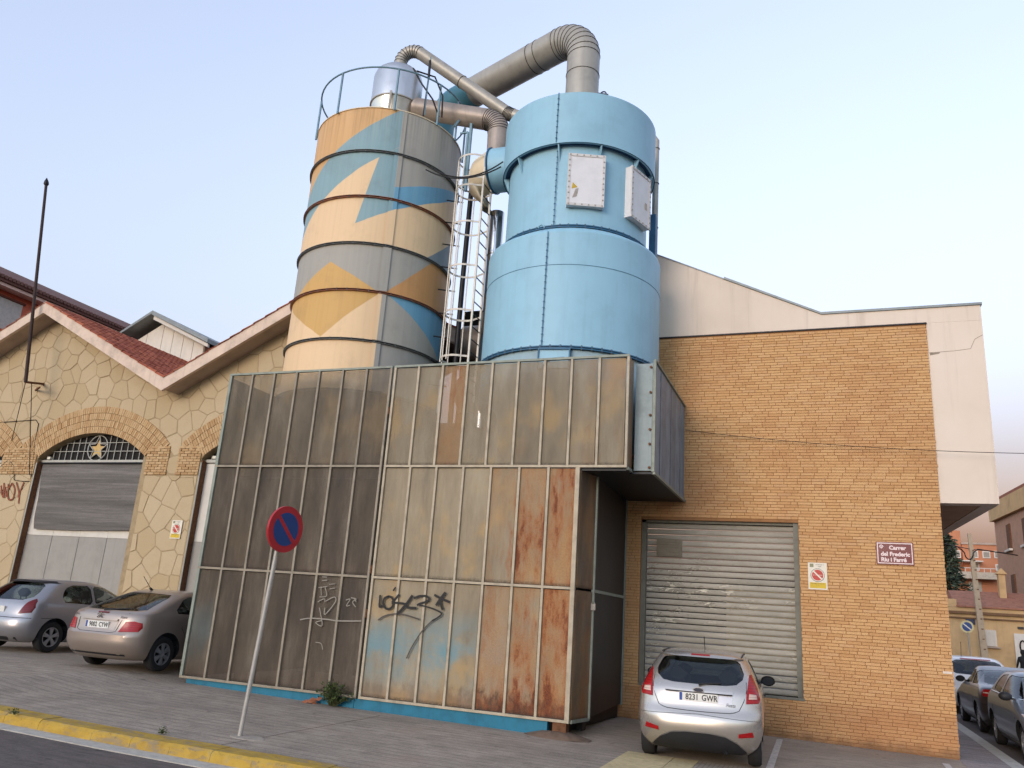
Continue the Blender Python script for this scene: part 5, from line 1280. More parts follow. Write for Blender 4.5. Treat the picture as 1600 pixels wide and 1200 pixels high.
def boolean(o, cut, mode='DIFFERENCE'):
    m = o.modifiers.new('cut', 'BOOLEAN'); m.object = cut; m.operation = mode; m.solver = 'EXACT'
    try: m.material_mode = 'TRANSFER'
    except Exception: pass
    dg = bpy.context.evaluated_depsgraph_get(); me = bpy.data.meshes.new_from_object(o.evaluated_get(dg)); o.modifiers.clear()
    old = o.data; o.data = me; bpy.data.meshes.remove(old); c = cut.data; bpy.data.objects.remove(cut); bpy.data.meshes.remove(c)
def tmp(mb, mat):
    me = mb.mesh('cutter', mat); o = bpy.data.objects.new('cutter', me); COL.objects.link(o); return o
def patch(poly, f, off, th=0.02, cuts=3):
    "a polygon laid on a curved surface: f(a, b, off) -> point"
    bm = bmesh.new(); vs = [bm.verts.new((a, b, 0)) for a, b in poly]; bm.faces.new(vs)
    bmesh.ops.triangulate(bm, faces=bm.faces)
    for _ in range(cuts): bmesh.ops.subdivide_edges(bm, edges=[e for e in bm.edges if e.calc_length() > 0.05], cuts=1, use_grid_fill=False); bmesh.ops.triangulate(bm, faces=bm.faces)
    bm.verts.index_update(); V = [(v.co.x, v.co.y) for v in bm.verts]; F = [tuple(v.index for v in fc.verts) for fc in bm.faces]
    B = [(e.verts[0].index, e.verts[1].index) for e in bm.edges if len(e.link_faces) == 1]; bm.free()
    k = len(V); mb = MB()
    return mb.add([f(a, b, off) for a, b in V] + [f(a, b, off - th) for a, b in V], F + [(i, j, k + j, k + i) for i, j in B])
def smooth_poly(pts, n=2, d=0.09):
    "round the corners of a polygon, cutting back at most d along each edge"
    out = []
    for i in range(len(pts)):
        o, p, q = Vector(pts[i - 1]), Vector(pts[i]), Vector(pts[(i + 1) % len(pts)])
        for t_ in (o, q):
            e = t_ - p; out.append(tuple(p + e * min(d, .4 * e.length) / e.length))
    for _ in range(n - 1):
        o2 = []
        for i in range(len(out)):
            p, q = out[i], out[(i + 1) % len(out)]
            if math.hypot(p[0] - q[0], p[1] - q[1]) < 2.2 * d: o2 += [(p[0] * .75 + q[0] * .25, p[1] * .75 + q[1] * .25), (p[0] * .25 + q[0] * .75, p[1] * .25 + q[1] * .75)]
            else: o2 += [p, q]
        out = o2
    return out
def seam_line(mb, pts, r=0.0045): mb.tube(pts, r, 5); return mb
def wheel(parent, x, y, r, w, spokes, side, mat='alloy', name='wheel', split=0.5):
    mb = MB(); prof = [(r * .62, -w / 2 + .015), (r * .70, -w / 2), (r * .9, -w / 2 + .004), (r * .985, -w / 2 + .03), (r, 0), (r * .985, w / 2 - .03), (r * .9, w / 2 - .004), (r * .70, w / 2), (r * .62, w / 2 - .015)]
    n = 36; vs = []
    for (rr, xx) in prof:
        for j in range(n): q = 2 * math.pi * j / n; vs.append((x + xx, y + rr * math.sin(q), r + rr * math.cos(q)))
    k = len(prof); mb.add(vs, [(i * n + j, i * n + (j + 1) % n, (i + 1) * n + (j + 1) % n, (i + 1) * n + j) for i in range(k - 1) for j in range(n)])
    wh = mb.build(name, M['tyre'], parent, 40)
    mb = MB(); xo = x + side * (w / 2 - .025)
    def ring(ra, rb, xa, xb, m=0):
        vs = []
        for rr, xx in ((ra, xa), (rb, xa), (rb, xb), (ra, xb)):
            for j in range(n): q = 2 * math.pi * j / n; vs.append((xx, y + rr * math.sin(q), r + rr * math.cos(q)))
        mb.add(vs, [(i * n + j, i * n + (j + 1) % n, ((i + 1) % 4) * n + (j + 1) % n, ((i + 1) % 4) * n + j) for i in range(4) for j in range(n)], m)
    ring(r * .57, r * .66, xo + side * .012, xo - side * .05); ring(0.0, r * .14, xo + side * .012, xo - side * .03)
    ring(0.0, r * .64, xo - side * .075, xo - side * .08, 1)
    for i in range(spokes):
        for dq in ((-split * .2, split * .2) if split else (0,)):
            q = 2 * math.pi * i / spokes; q0, q1 = q + dq * .6, q + dq * 1.5
            a = Vector((xo + side * .004, y + r * .10 * math.sin(q0), r + r * .10 * math.cos(q0))); b = Vector((xo - side * .004, y + r * .60 * math.sin(q1), r + r * .60 * math.cos(q1)))
            mb.bar(a, b, .035, r * (.085 if split else .16), up=(1, 0, 0))
    mb.build('rim', [M[mat], M['under']], wh, 40)
    return wh
def build_car(name, label, loc, rz, tab, paintm, wheels, cab, opt):
    """cab: window polygons: 'rear' (x,z) half list, 'side' list of (y,z) polygons, 'wind' (x,z) half list"""
    c = Car(tab, opt.get('n', 3.2)); root = thing(name, label, 'car', (0, 0, 0), 0, 'cars parked around the warehouses'); ORG[root.name] = (0, 0, 0)
    body = c.shell(tab[0][0], c.ht, 0.035).build('body', [paintm, M['under']], root)
    cab_in = c.shell(0.42, c.ht - 0.045, 0.06, 0.055); boolean(body, tmp(cab_in, M['interior']))
    full = lambda h: h + [(-x, z) for x, z in h[::-1] if x > 1e-6]
    cut = MB(); cut.prism(full(cab['rear']), -0.6, cab['reach']); boolean(body, tmp(cut, M['blackplastic']))
    for sp_ in cab['side']:
        cut = MB(); cut.prism(sp_, -1.4, 1.4, ax='yz'); boolean(body, tmp(cut, M['blackplastic']))
    cut = MB(); cut.prism(full(cab['wind']), cab['wreach'], 5.5); boolean(body, tmp(cut, M['blackplastic']))
    hw = max(r[3] for r in tab)
    for (yw, r, ra) in wheels:
        for s_ in (-1, 1):
            cut = MB(); n = 32
            cut.add([(s_ * (hw + .1), yw + ra * math.sin(2 * math.pi * j / n), r + .01 + ra * math.cos(2 * math.pi * j / n)) for j in range(n)] + [(s_ * (hw - .30), yw + ra * math.sin(2 * math.pi * j / n), r + .01 + ra * math.cos(2 * math.pi * j / n)) for j in range(n)],
                    [tuple(range(n)), tuple(range(2 * n - 1, n - 1, -1))] + [(j, n + j, n + (j + 1) % n, (j + 1) % n) for j in range(n)])
            boolean(body, tmp(cut, M['under']))
    me = body.data; me.polygons.foreach_set('use_smooth', [True] * len(me.polygons)); me.set_sharp_from_angle(angle=R(34)); me.update()
    RF = lambda x, z, o: (x, c.rear(x, z) - o, z)
    FF = lambda x, z, o: (x, c.front(x, z) + o, z)
    SF = lambda sd_: (lambda y, z, o: (sd_ * (c.side(y, z) + o), y, z))
    patch(full(cab['rear']), RF, -0.008, 0.004, 4).build('rear_window', M['glass'], root, 60)
    patch(full(cab['wind']), FF, -0.008, 0.004, 4).build('windscreen', M['glass'], root, 60)
    for sp_ in cab['side']:
        for sd_ in (-1, 1): patch(sp_, SF(sd_), -0.008, 0.004, 4).build('side_window', M['glass'], root, 60)
    for (yw, r, ra) in wheels:
        for sd_ in (-1, 1): wheel(root, sd_ * (hw - opt.get('track', .135)), yw, r, .19, opt.get('spokes', 5), sd_, split=opt.get('split', .5))
    root.location = loc; root.rotation_euler.z = rz; root.scale = (opt.get('scale', 1),) * 3
    # seats
    for (ys, zt) in opt.get('seats', ((1.05, 1.10), (1.95, 1.12))):
        for sx_ in (-.36, .36):
            mb = MB(); mb.prism([(ys, .5), (ys + .16, .5), (ys - .04, zt - .18), (ys - .16, zt - .18)], sx_ - .24, sx_ + .24, ax='yz')
            mb.tube([(sx_ - .08, ys - .11, zt - .2), (sx_ - .08, ys - .12, zt - .02)], .012, 5); mb.tube([(sx_ + .08, ys - .11, zt - .2), (sx_ + .08, ys - .12, zt - .02)], .012, 5)
            mb.build('seat', M['interior'], root)
            mb = MB(); mb.prism(smooth_poly([(sx_ - .14, zt - .07), (sx_ + .14, zt - .07), (sx_ + .12, zt + .11), (sx_ - .12, zt + .11)], 2), ys - .17, ys - .07); mb.build('headrest', M['interior'], root, 50)
    return root, c, RF, SF, FF
def mirror(root, c, y, z, mat, sides=(-1, 1)):
    for sd_ in sides:
        x0 = sd_ * (c.side(y, z) - .01); mb = MB(); vs = []; n = 14
        for i, (k, yy) in enumerate(((.55, .10), (1.0, .06), (1.06, 0.0), (1.0, -.035))):
            for j in range(n): q = 2 * math.pi * j / n; vs.append((x0 + sd_ * (.15 + .105 * k * math.cos(q)), y + yy, z + .04 + .075 * k * math.sin(q)))
        mb.add(vs, [tuple(range(n))] + [(i * n + j, i * n + (j + 1) % n, (i + 1) * n + (j + 1) % n, (i + 1) * n + j) for i in range(3) for j in range(n)])
        mb.bar((x0, y + .02, z), (x0 + sd_ * .12, y + .02, z + .02), .05, .04)
        m_ = mb.build('wing_mirror', mat, root, 50)
        mb = MB(); mb.add([(x0 + sd_ * (.15 + .092 * math.cos(2 * math.pi * j / n)), y - .038, z + .04 + .064 * math.sin(2 * math.pi * j / n)) for j in range(n)], [tuple(range(n))]); mb.build('mirror_glass', M['seam'], m_)
def number_plate(root, c, zc, txt, w=.52, h=.11, tilt=.06, y=None):
    y = (c.rear(0, zc) - .014) if y is None else y
    mb = MB(); mb.box(-w / 2, w / 2, y - .006, y + .02, zc - h / 2, zc + h / 2); p = mb.build('number_plate', M['plate'], root)
    mb = MB(); mb.box(-w / 2 + .004, -w / 2 + .042, y - .008, y - .0062, zc - h / 2 + .004, zc + h / 2 - .004); mb.build('country_band', M['plateblue'], p)
    for word, dx in ((txt[:4], -.085), (txt[5:], .15)) if txt else ():
        mb = MB(); put_text(mb, word, h * .98, dx, y - .009, zc - .003, sx=.82, bold=.002, space=1.02); mb.build('plate_lettering', M['plateink'], p)
    return y

# silver hatchback in front of the shutter -------------------------------------------------
silver = paint('silver paint', sr(192, 184, 174), 0.72, 0.27)
FT = [(0.17, .22, 3.72, .74, .5), (.24, .12, 3.86, .80, .55), (.34, .05, 3.93, .835, .55), (.50, .0, 3.95, .858, .55), (.60, .005, 3.93, .861, .55), (.66, .03, 3.88, .861, .52), (.74, .075, 3.72, .857, .48), (.84, .10, 3.35, .850, .46), (.95, .13, 3.0, .832, .45),
      (1.02, .17, 2.78, .800, .45), (1.10, .235, 2.62, .765, .45), (1.20, .33, 2.42, .722, .46), (1.30, .43, 2.20, .672, .48), (1.38, .50, 2.0, .622, .5), (1.43, .56, 1.86, .565, .5), (1.462, .70, 1.70, .47, .5), (1.478, .95, 1.5, .28, .4)]
FL = (-1.68, 11.90, gz(-1.6))
fcab = dict(rear=[(.0, 1.035), (.36, 1.04), (.50, 1.06), (.585, 1.13), (.60, 1.20), (.545, 1.33), (.50, 1.365), (.25, 1.385), (0, 1.39)], reach=.85,
            side=[smooth_poly([(.72, 1.06), (1.55, 1.02), (1.55, 1.37), (.95, 1.35)], 2), smooth_poly([(1.62, 1.02), (2.55, 1.0), (2.05, 1.33), (1.62, 1.37)], 2)],
            wind=[(0, 1.02), (.62, 1.03), (.50, 1.36), (0, 1.38)], wreach=1.75)
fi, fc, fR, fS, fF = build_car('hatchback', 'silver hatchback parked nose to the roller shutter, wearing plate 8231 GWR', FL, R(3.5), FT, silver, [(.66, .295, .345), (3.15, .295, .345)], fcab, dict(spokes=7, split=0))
for sd_ in (-1, 1):
    L = [(sd_ * a, b) for a, b in [(.635, .835), (.795, .845), (.815, .90), (.775, 1.04), (.70, 1.20), (.672, 1.20), (.655, 1.06), (.64, .96)]]
    lo = patch(L, fR, .012, .03).build('tail_lamp', M['redlamp'], fi, 50)
    patch([(sd_ * a, b) for a, b in [(.665, .895), (.775, .90), (.765, .955), (.672, .965)]], fR, .017, .006).build('reversing_lens', M['clearlamp'], lo, 50)
    patch([(sd_ * a, b) for a, b in [(.53, .405), (.73, .425), (.71, .49), (.535, .455)]], fR, .010, .02).build('reflector', M['redlamp'], fi, 50)
patch(smooth_poly([(-.66, .17), (.66, .17), (.60, .25), (.45, .375), (.25, .425), (-.25, .425), (-.45, .375), (-.60, .25)], 1), fR, .022, .05).build('rear_diffuser', M['blackplastic'], fi, 40)
fb = patch([(-.60, 1.385), (.60, 1.385), (.50, 1.435), (.25, 1.452), (-.25, 1.452), (-.50, 1.435)], fR, .07, .16).build('roof_spoiler', silver, fi, 50)
patch([(-.13, 1.408), (.13, 1.408), (.13, 1.428), (-.13, 1.428)], fR, .074, .01).build('brake_light', M['redlamp'], fb)
# tailgate: surround shadow, pressed number plate recess with a bright bar on top
patch([(-.46, .935), (.46, .935), (.46, .975), (-.46, .975)], fR, .028, .04).build('plate_bar', silver, fi, 50)
mb = MB(); cs = [fR(x, .93, .030) for x in [-.45 + .03 * i for i in range(31)]]; mb.tube(cs, .008, 5)
seam_line(mb, [fR(x, z, .001) for x, z in [(-.63, 1.10), (-.635, .98), (-.60, .86), (-.54, .74), (-.48, .715)] + [(-.48 + .06 * i, .705 - .012 * math.cos((i - 8) / 8 * 1.5)) for i in range(1, 16)] + [(.48, .715), (.54, .74), (.60, .86), (.635, .98), (.63, 1.10)]])
mb.build('tailgate_seam', M['seam'], fi, 60)
mb = MB(); seam_line(mb, [fR(x, .66 - .05 * abs(x), .001) for x in [-.80 + .05 * i for i in range(33)]], .003); mb.build('bumper_seam', M['seam'], fi, 60)
patch([(-.44, .80), (.44, .80), (.45, .93), (-.45, .93)], fR, .003, .006).build('plate_recess', paint('shaded silver', sr(186, 184, 186), .5, .4), fi, 50)
number_plate(fi, fc, .868, '8231 GWR')
mb = MB(); mb.prism([(.075 * math.cos(2 * math.pi * i / 24), .965 + .032 * math.sin(2 * math.pi * i / 24)) for i in range(24)], fc.rear(0, .96) - .045, fc.rear(0, .96) - .02); em = mb.build('oval_badge', M['chrometrim'], fi)
mb = MB(); mb.prism([(.066 * math.cos(2 * math.pi * i / 24), .965 + .025 * math.sin(2 * math.pi * i / 24)) for i in range(24)], fc.rear(0, .96) - .048, fc.rear(0, .96) - .0455); mb.build('badge_field', plain('badge blue', sr(26, 34, 56), .3), em)
mb = MB(); v, f = text_mb('Fiesta', .06, shear=.25); mb.add([fR(.43 + p[0] * .9, .80 + p[1], .006) for p in v], f); mb.build('model_script', M['seam'], fi)
mb = MB(); mb.tube([fR(0, 1.035, .03), fR(.08, 1.05, .02), fR(.30, 1.065, .012)], [.018, .012, .008], 6); mb.build('rear_wiper', M['blackplastic'], fi, 60)
mirror(fi, fc, 2.45, .99, M['blackplastic'])
mb = MB(); mb.tube([(0, 1.35, 1.47), (0, 1.15, 1.66)], .006, 5); mb.build('aerial', M['blackplastic'], fi, 60)
for sd_ in (-1, 1):
    mb = MB(); mb.tube([(sd_ * .57, y, 1.445 - .03 * abs(y - 1.3)) for y in (.72, 1.0, 1.4, 1.8)], .012, 5); mb.build('roof_strip', M['blackplastic'], fi, 60)
    mb = MB(); seam_line(mb, [fS(sd_)(y, z, .001) for y, z in [(1.58, 1.38), (1.55, 1.0), (1.50, .6), (1.55, .3), (2.6, .28), (2.68, .7), (2.62, 1.0)]]); mb.tube([fS(sd_)(1.62, .86, .02), fS(sd_)(1.80, .865, .02)], .014, 6); mb.build('door_seam', M['seam'], fi, 60)
mb = MB(); mb.tube([(.36, .14, .2), (.36, .35, .2)], .028, 10); mb.build('exhaust', M['under'], fi, 60)

# beige hatch-saloon and silver three-door on the left --------------------------------------
beige = paint('beige mauve paint', sr(160, 146, 134), 0.5, 0.38)
XT = [(.19, .24, 4.15, .74, .5), (.26, .13, 4.27, .80, .5), (.36, .05, 4.34, .835, .5), (.48, .0, 4.36, .85, .5), (.60, .0, 4.36, .852, .48), (.64, .03, 4.33, .852, .46), (.72, .06, 4.15, .85, .45), (.82, .085, 3.75, .846, .44), (.92, .11, 3.42, .832, .44), (.975, .15, 3.25, .81, .45),
      (1.02, .30, 3.10, .785, .5), (1.10, .50, 2.92, .745, .5), (1.20, .76, 2.68, .695, .5), (1.29, 1.0, 2.46, .645, .5), (1.35, 1.18, 2.30, .595, .5), (1.39, 1.40, 2.10, .50, .4), (1.405, 1.6, 1.9, .3, .2)]
xcab = dict(rear=[(0, 1.0), (.55, 1.01), (.66, 1.04), (.56, 1.26), (.50, 1.315), (0, 1.33)], reach=1.5,
            side=[smooth_poly([(1.0, 1.0), (1.75, .97), (1.75, 1.30), (1.35, 1.29)], 2), smooth_poly([(1.83, .97), (3.0, .96), (2.42, 1.27), (1.83, 1.30)], 2)],
            wind=[(0, .97), (.64, .98), (.50, 1.30), (0, 1.32)], wreach=2.0)
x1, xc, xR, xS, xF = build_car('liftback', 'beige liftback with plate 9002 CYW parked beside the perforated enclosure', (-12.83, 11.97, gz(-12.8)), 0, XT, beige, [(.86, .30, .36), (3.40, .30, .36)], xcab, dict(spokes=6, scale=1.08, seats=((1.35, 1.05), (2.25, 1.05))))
for sd_ in (-1, 1):
    patch([(sd_ * a, b) for a, b in [(.50, .66), (.79, .675), (.815, .74), (.80, .82), (.70, .845), (.57, .83)]], xR, .012, .03).build('tail_lamp', M['redlamp'], x1, 50)
patch([(-.40, .68), (.40, .68), (.43, .83), (-.43, .83)], xR, .004, .006).build('plate_recess', beige, x1, 50)
number_plate(x1, xc, .755, '9002 CYW')
patch([(-.40, .835), (.42, .835), (.42, .862), (-.40, .862)], xR, .03, .04).build('plate_bar', beige, x1, 50)
mb = MB()
for dz in (0, .045):
    for sd_ in (-1, 1): mb.bar((0, xc.rear(0, .87) - .02, .91 + dz), (sd_ * .055, xc.rear(0, .87) - .015, .87 + dz), .014, .022, up=(0, 1, 0))
mb.build('chevron_badge', M['chrometrim'], x1)
patch([(-.10, .955), (.14, .955), (.14, .975), (-.10, .975)], xR, .012, .02).build('brake_light', M['darkred'], x1)
mb = MB(); seam_line(mb, [xR(x, z, .001) for x, z in [(-.50, .97), (-.48, .84), (-.44, .66), (-.35, .635)] + [(-.35 + .07 * i, .635) for i in range(1, 10)] + [(.35, .635), (.44, .66), (.48, .84), (.56, .97)]]); mb.build('tailgate_seam', M['seam'], x1, 60)
patch([(-.80, .26), (.80, .26), (.80, .29), (-.80, .29)], xR, .006, .02).build('bumper_lip', M['blackplastic'], x1, 50)
mb = MB(); v, f = text_mb('Xsara', .06, shear=.2); mb.add([xR(.50 + p[0] * .9, .90 + p[1], .006) for p in v], f); v, f = text_mb('citroën', .055); mb.add([xR(-.60 + p[0] * .9, .90 + p[1], .006) for p in v], f); mb.build('model_script', M['seam'], x1)
mb = MB(); mb.tube([xR(-.05, 1.0, .03), xR(.2, 1.03, .02), xR(.42, 1.05, .015)], [.016, .011, .007], 6); mb.build('rear_wiper', M['blackplastic'], x1, 60); mb = MB(); mb.tube([(-.15, 1.30, 1.395), (-.15, 1.06, 1.62)], .006, 5); mb.tube([(-.15, 1.33, 1.385), (-.15, 1.27, 1.41)], .022, 6); mb.build('aerial', M['blackplastic'], x1, 60)
for sd_ in (-1, 1):
    mb = MB(); seam_line(mb, [xS(sd_)(y, z, .001) for y, z in [(1.25, .98), (1.18, .75), (1.38, .5), (1.5, .3), (2.0, .29), (2.0, .98)]]); seam_line(mb, [xS(sd_)(y, z, .001) for y, z in [(2.0, .29), (3.05, .29), (3.12, .7), (3.0, .96)]])
    mb.tube([xS(sd_)(1.35, .83, .02), xS(sd_)(1.52, .835, .02)], .014, 6); mb.build('door_seam', M['seam'], x1, 60)
mirror(x1, xc, 2.85, .97, beige)
silver2 = paint('grey silver paint', sr(158, 156, 158), 0.55, 0.34)
MT = [(.19, .22, 3.92, .72, .5), (.26, .12, 4.02, .79, .5), (.36, .04, 4.10, .828, .5), (.48, .0, 4.12, .845, .5), (.60, .01, 4.12, .849, .5), (.68, .05, 4.05, .849, .48), (.80, .085, 3.7, .845, .46), (.92, .13, 3.32, .83, .46), (1.0, .19, 3.08, .80, .48), (1.08, .28, 2.9, .765, .5), (1.18, .40, 2.66, .71, .5),
      (1.28, .53, 2.42, .655, .5), (1.35, .66, 2.22, .60, .5), (1.40, .86, 2.02, .52, .5), (1.42, 1.2, 1.8, .32, .3)]
mcab = dict(rear=[(0, .98), (.52, .99), (.64, 1.05), (.62, 1.14), (.55, 1.28), (.45, 1.325), (0, 1.34)], reach=1.0,
            side=[smooth_poly([(.90, .98), (1.66, .95), (1.66, 1.335), (1.15, 1.32), (.95, 1.2)], 2, .07), smooth_poly([(1.72, .95), (3.0, .95), (2.32, 1.29), (1.72, 1.335)], 2, .06)],
            wind=[(0, .98), (.64, .99), (.50, 1.30), (0, 1.33)], wreach=1.95)
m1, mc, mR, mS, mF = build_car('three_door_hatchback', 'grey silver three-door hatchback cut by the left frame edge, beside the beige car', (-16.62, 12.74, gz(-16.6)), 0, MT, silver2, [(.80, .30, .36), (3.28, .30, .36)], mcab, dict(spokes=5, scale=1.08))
for sd_ in (-1, 1):
    patch([(sd_ * a, b) for a, b in [(.60, .73), (.79, .76), (.80, .86), (.76, .98), (.71, 1.03), (.66, .96)]], mR, .012, .03).build('tail_lamp', M['darkred'], m1, 50)
    mb = MB(); seam_line(mb, [mS(sd_)(y, z, .001) for y, z in [(1.69, 1.31), (1.66, .95), (1.60, .55), (1.66, .3), (2.9, .29), (3.0, .7), (2.92, .97)]]); mb.tube([mS(sd_)(1.75, .83, .02), mS(sd_)(1.94, .835, .02)], .014, 6); mb.build('door_seam', M['seam'], m1, 60)
patch([(-.60, 1.345), (.60, 1.345), (.5, 1.385), (-.5, 1.385)], mR, .09, .16).build('roof_spoiler', M['blackplastic'], m1, 50)
mb = MB(); seam_line(mb, [mR(x, .655, .001) for x in [-.84 + .05 * i for i in range(34)]], .006); seam_line(mb, [mS(1)(y, .66, .001) for y in (.45, .6, .75)], .004); mb.build('bumper_seam', M['seam'], m1, 60)
number_plate(m1, mc, .80, '')
patch([(-.78, .22), (.78, .22), (.80, .29), (-.80, .29)], mR, .004, .02).build('bumper_lip', M['blackplastic'], m1, 50)
mirror(m1, mc, 2.75, .98, silver2)

# cars in the side street -------------------------------------------------------------------
dark = paint('dark brown grey paint', sr(66, 60, 60), 0.4, 0.34)
DT = [(.19, .22, 4.38, .74, .5), (.26, .12, 4.48, .80, .5), (.36, .05, 4.55, .84, .5), (.50, .0, 4.58, .87, .5), (.62, .0, 4.58, .875, .5), (.72, .03, 4.35, .875, .46), (.84, .06, 3.9, .868, .44), (.94, .09, 3.6, .85, .44), (1.0, .14, 3.42, .82, .44), (1.03, .40, 3.32, .79, .5), (1.06, .62, 3.25, .775, .5), (1.14, .86, 3.05, .74, .5), (1.25, 1.16, 2.78, .69, .5), (1.35, 1.5, 2.5, .64, .5), (1.42, 1.8, 2.3, .56, .3), (1.44, 1.9, 2.15, .35, .15)]
dcab = dict(rear=[(0, 1.06), (.60, 1.07), (.66, 1.09), (.54, 1.34), (0, 1.37)], reach=1.9, side=[smooth_poly([(.95, 1.05), (1.72, 1.02), (1.72, 1.35), (1.45, 1.34)], 2), smooth_poly([(1.80, 1.02), (3.15, 1.01), (2.6, 1.30), (1.80, 1.35)], 2)], wind=[(0, 1.03), (.66, 1.04), (.5, 1.34), (0, 1.36)], wreach=2.3)
d1, dc, dR, dS, dF = build_car('sedan', 'dark sedan with red tail lamps parked along the side street behind the brick corner', (4.02, 21.45, gz(4) - .03), 0, DT, dark, [(.95, .31, .37), (3.6, .31, .37)], dcab, dict(seats=((1.4, 1.08), (2.4, 1.08))))
for sd_ in (-1, 1):
    tl = patch([(sd_ * a, b) for a, b in [(.42, .80), (.81, .82), (.83, .90), (.79, .97), (.60, .97), (.44, .93)]], dR, .012, .03).build('tail_lamp', M['redlamp'], d1, 50)
    patch([(sd_ * a, b) for a, b in [(.50, .875), (.80, .885), (.80, .91), (.50, .90)]], dR, .016, .006).build('lamp_strip', M['clearlamp'], tl, 50)
    mb = MB(); seam_line(mb, [dS(sd_)(y, z, .001) for y, z in [(1.2, 1.03), (1.15, .75), (1.45, .5), (1.55, .3), (2.1, .29), (2.1, 1.02)]]); mb.build('door_seam', M['seam'], d1, 60)
number_plate(d1, dc, .70, '')
mb = MB(); seam_line(mb, [dR(x, .655, .001) for x in [-.84 + .05 * i for i in range(34)]], .006); mb.build('bumper_seam', M['seam'], d1, 60); mirror(d1, dc, 3.0, 1.02, dark)
bluegrey = paint('blue grey paint', sr(120, 130, 140), 0.5, 0.34)
NTb = [(.19, .22, 4.0, .74, .5), (.26, .10, 4.10, .80, .5), (.36, .03, 4.16, .84, .5), (.50, .0, 4.20, .87, .5), (.62, .01, 4.18, .876, .5), (.72, .03, 4.02, .876, .48), (.84, .05, 3.7, .868, .46), (.95, .09, 3.38, .848, .46), (1.02, .15, 3.2, .82, .46), (1.10, .23, 3.0, .785, .48), (1.20, .34, 2.78, .735, .5), (1.30, .46, 2.55, .685, .5), (1.38, .58, 2.36, .635, .5), (1.44, .74, 2.2, .57, .5), (1.47, .95, 2.0, .45, .4), (1.485, 1.3, 1.7, .25, .2)]
ncab = dict(rear=[(0, 1.05), (.55, 1.06), (.64, 1.12), (.55, 1.34), (0, 1.39)], reach=1.0, side=[smooth_poly([(.75, 1.08), (1.6, 1.03), (1.6, 1.40), (1.0, 1.36)], 2), smooth_poly([(1.68, 1.03), (3.02, 1.0), (2.45, 1.36), (1.68, 1.40)], 2)], wind=[(0, 1.03), (.67, 1.04), (.52, 1.38), (0, 1.41)], wreach=2.05)
n1, nc, nR, nS, nF = build_car('compact_car', 'blue grey hatchback facing the viewer at the right frame edge', (3.98, 20.85, gz(4) - .03), math.pi, NTb, bluegrey, [(.75, .31, .37), (3.38, .31, .37)], ncab, dict(spokes=5))
for sd_ in (-1, 1):
    patch([(sd_ * a, b) for a, b in [(.52, .66), (.80, .68), (.83, .80), (.62, .78), (.52, .72)]], nF, .012, .03).build('headlamp', M['clearlamp'], n1, 50)
    mb = MB(); mb.tube([nS(sd_)(y, 1.035 - .012 * (y - .8), .006) for y in (.7, 1.1, 1.6, 2.1, 2.6, 3.0)], .011, 5); mb.build('waistline_trim', M['chrometrim'], n1, 60)
    mb = MB(); seam_line(mb, [nS(sd_)(y, z, .001) for y, z in [(.95, 1.05), (.95, .75), (1.2, .5), (1.3, .3), (1.95, .29), (1.95, 1.02)]]); seam_line(mb, [nS(sd_)(y, z, .001) for y, z in [(1.95, .29), (3.0, .29), (3.1, .7), (3.0, 1.0)]]); mb.build('door_seam', M['seam'], n1, 60)
patch([(-.5, .42), (.5, .42), (.46, .6), (-.46, .6)], nF, .01, .03).build('grille', M['blackplastic'], n1, 50)
mirror(n1, nc, 2.78, 1.0, M['blackplastic'])
white = paint('white paint', sr(226, 220, 214), 0.0, 0.35)
w1, wc, wR, wS, wF = build_car('white_car', 'white car farthest along the side street with a red high brake light', (3.98, 26.9, gz(4) - .03), 0, MT, white, [(.80, .30, .36), (3.28, .30, .36)], mcab, dict(scale=1.1))
patch([(-.35, 1.35), (.35, 1.35), (.35, 1.375), (-.35, 1.375)], wR, .03, .03).build('brake_light', M['redlamp'], w1)
for sd_ in (-1, 1): patch([(sd_ * a, b) for a, b in [(.60, .73), (.79, .76), (.80, .86), (.76, .98), (.71, 1.03), (.66, .96)]], wR, .012, .03).build('tail_lamp', M['redlamp'], w1, 50)
mb = MB(); mb.tube([(-.28, 1.0, 1.40), (-.28, .86, 1.78)], .007, 5); mb.build('aerial', M['blackplastic'], w1, 60)

# ---------------------------------------------------------------- street furniture
def round_sign(name, label, base, top, c, nrm, r, pole_r, ringcol, group):
    s = thing(name, label, 'sign', base, group=group); n_ = Vector(nrm).normalized(); a = n_.cross(Vector((0, 0, 1))).normalized(); b = a.cross(n_)
    ax_ = (Vector(top) - Vector(base)).normalized(); b = (ax_ - n_ * ax_.dot(n_)).normalized(); a = b.cross(n_)
    mb = MB(); mb.tube([base, top], pole_r, 16); mb.build('pole', M['polegrey'], s, 50)
    def dsc(rr, f0, f1, pts=None):
        m_ = MB(); P = pts or [(rr * math.cos(2 * math.pi * i / 40), rr * math.sin(2 * math.pi * i / 40)) for i in range(40)]; k = len(P)
        return m_.add([Vector(c) + a * x + b * y + n_ * f1 for x, y in P] + [Vector(c) + a * x + b * y + n_ * f0 for x, y in P], [tuple(range(k)), tuple(range(2 * k - 1, k - 1, -1))] + [(i, (i + 1) % k, k + (i + 1) % k, k + i) for i in range(k)])
    d = dsc(r, -.024, .012).build('disc', M[ringcol], s, 40); dsc(r * .98, -.03, -.0245).build('back', M['galv'], s)
    dsc(r * .72, .0125, .015).build('blue_field', M['signblue'], d)
    q = R(48); t = Vector((-math.sin(q), math.cos(q))); u = Vector((math.cos(q), math.sin(q))); hw = r * .085; hl = r * .73
    P = [(t.x * hl * i + u.x * hw * j, t.y * hl * i + u.y * hw * j) for i, j in ((-1, -1), (-1, 1), (1, 1), (1, -1))]
    dsc(0, .0155, .017, P).build('slash', M['signredb'] if ringcol == 'signredb' else M['signwhite'], d)
    return s
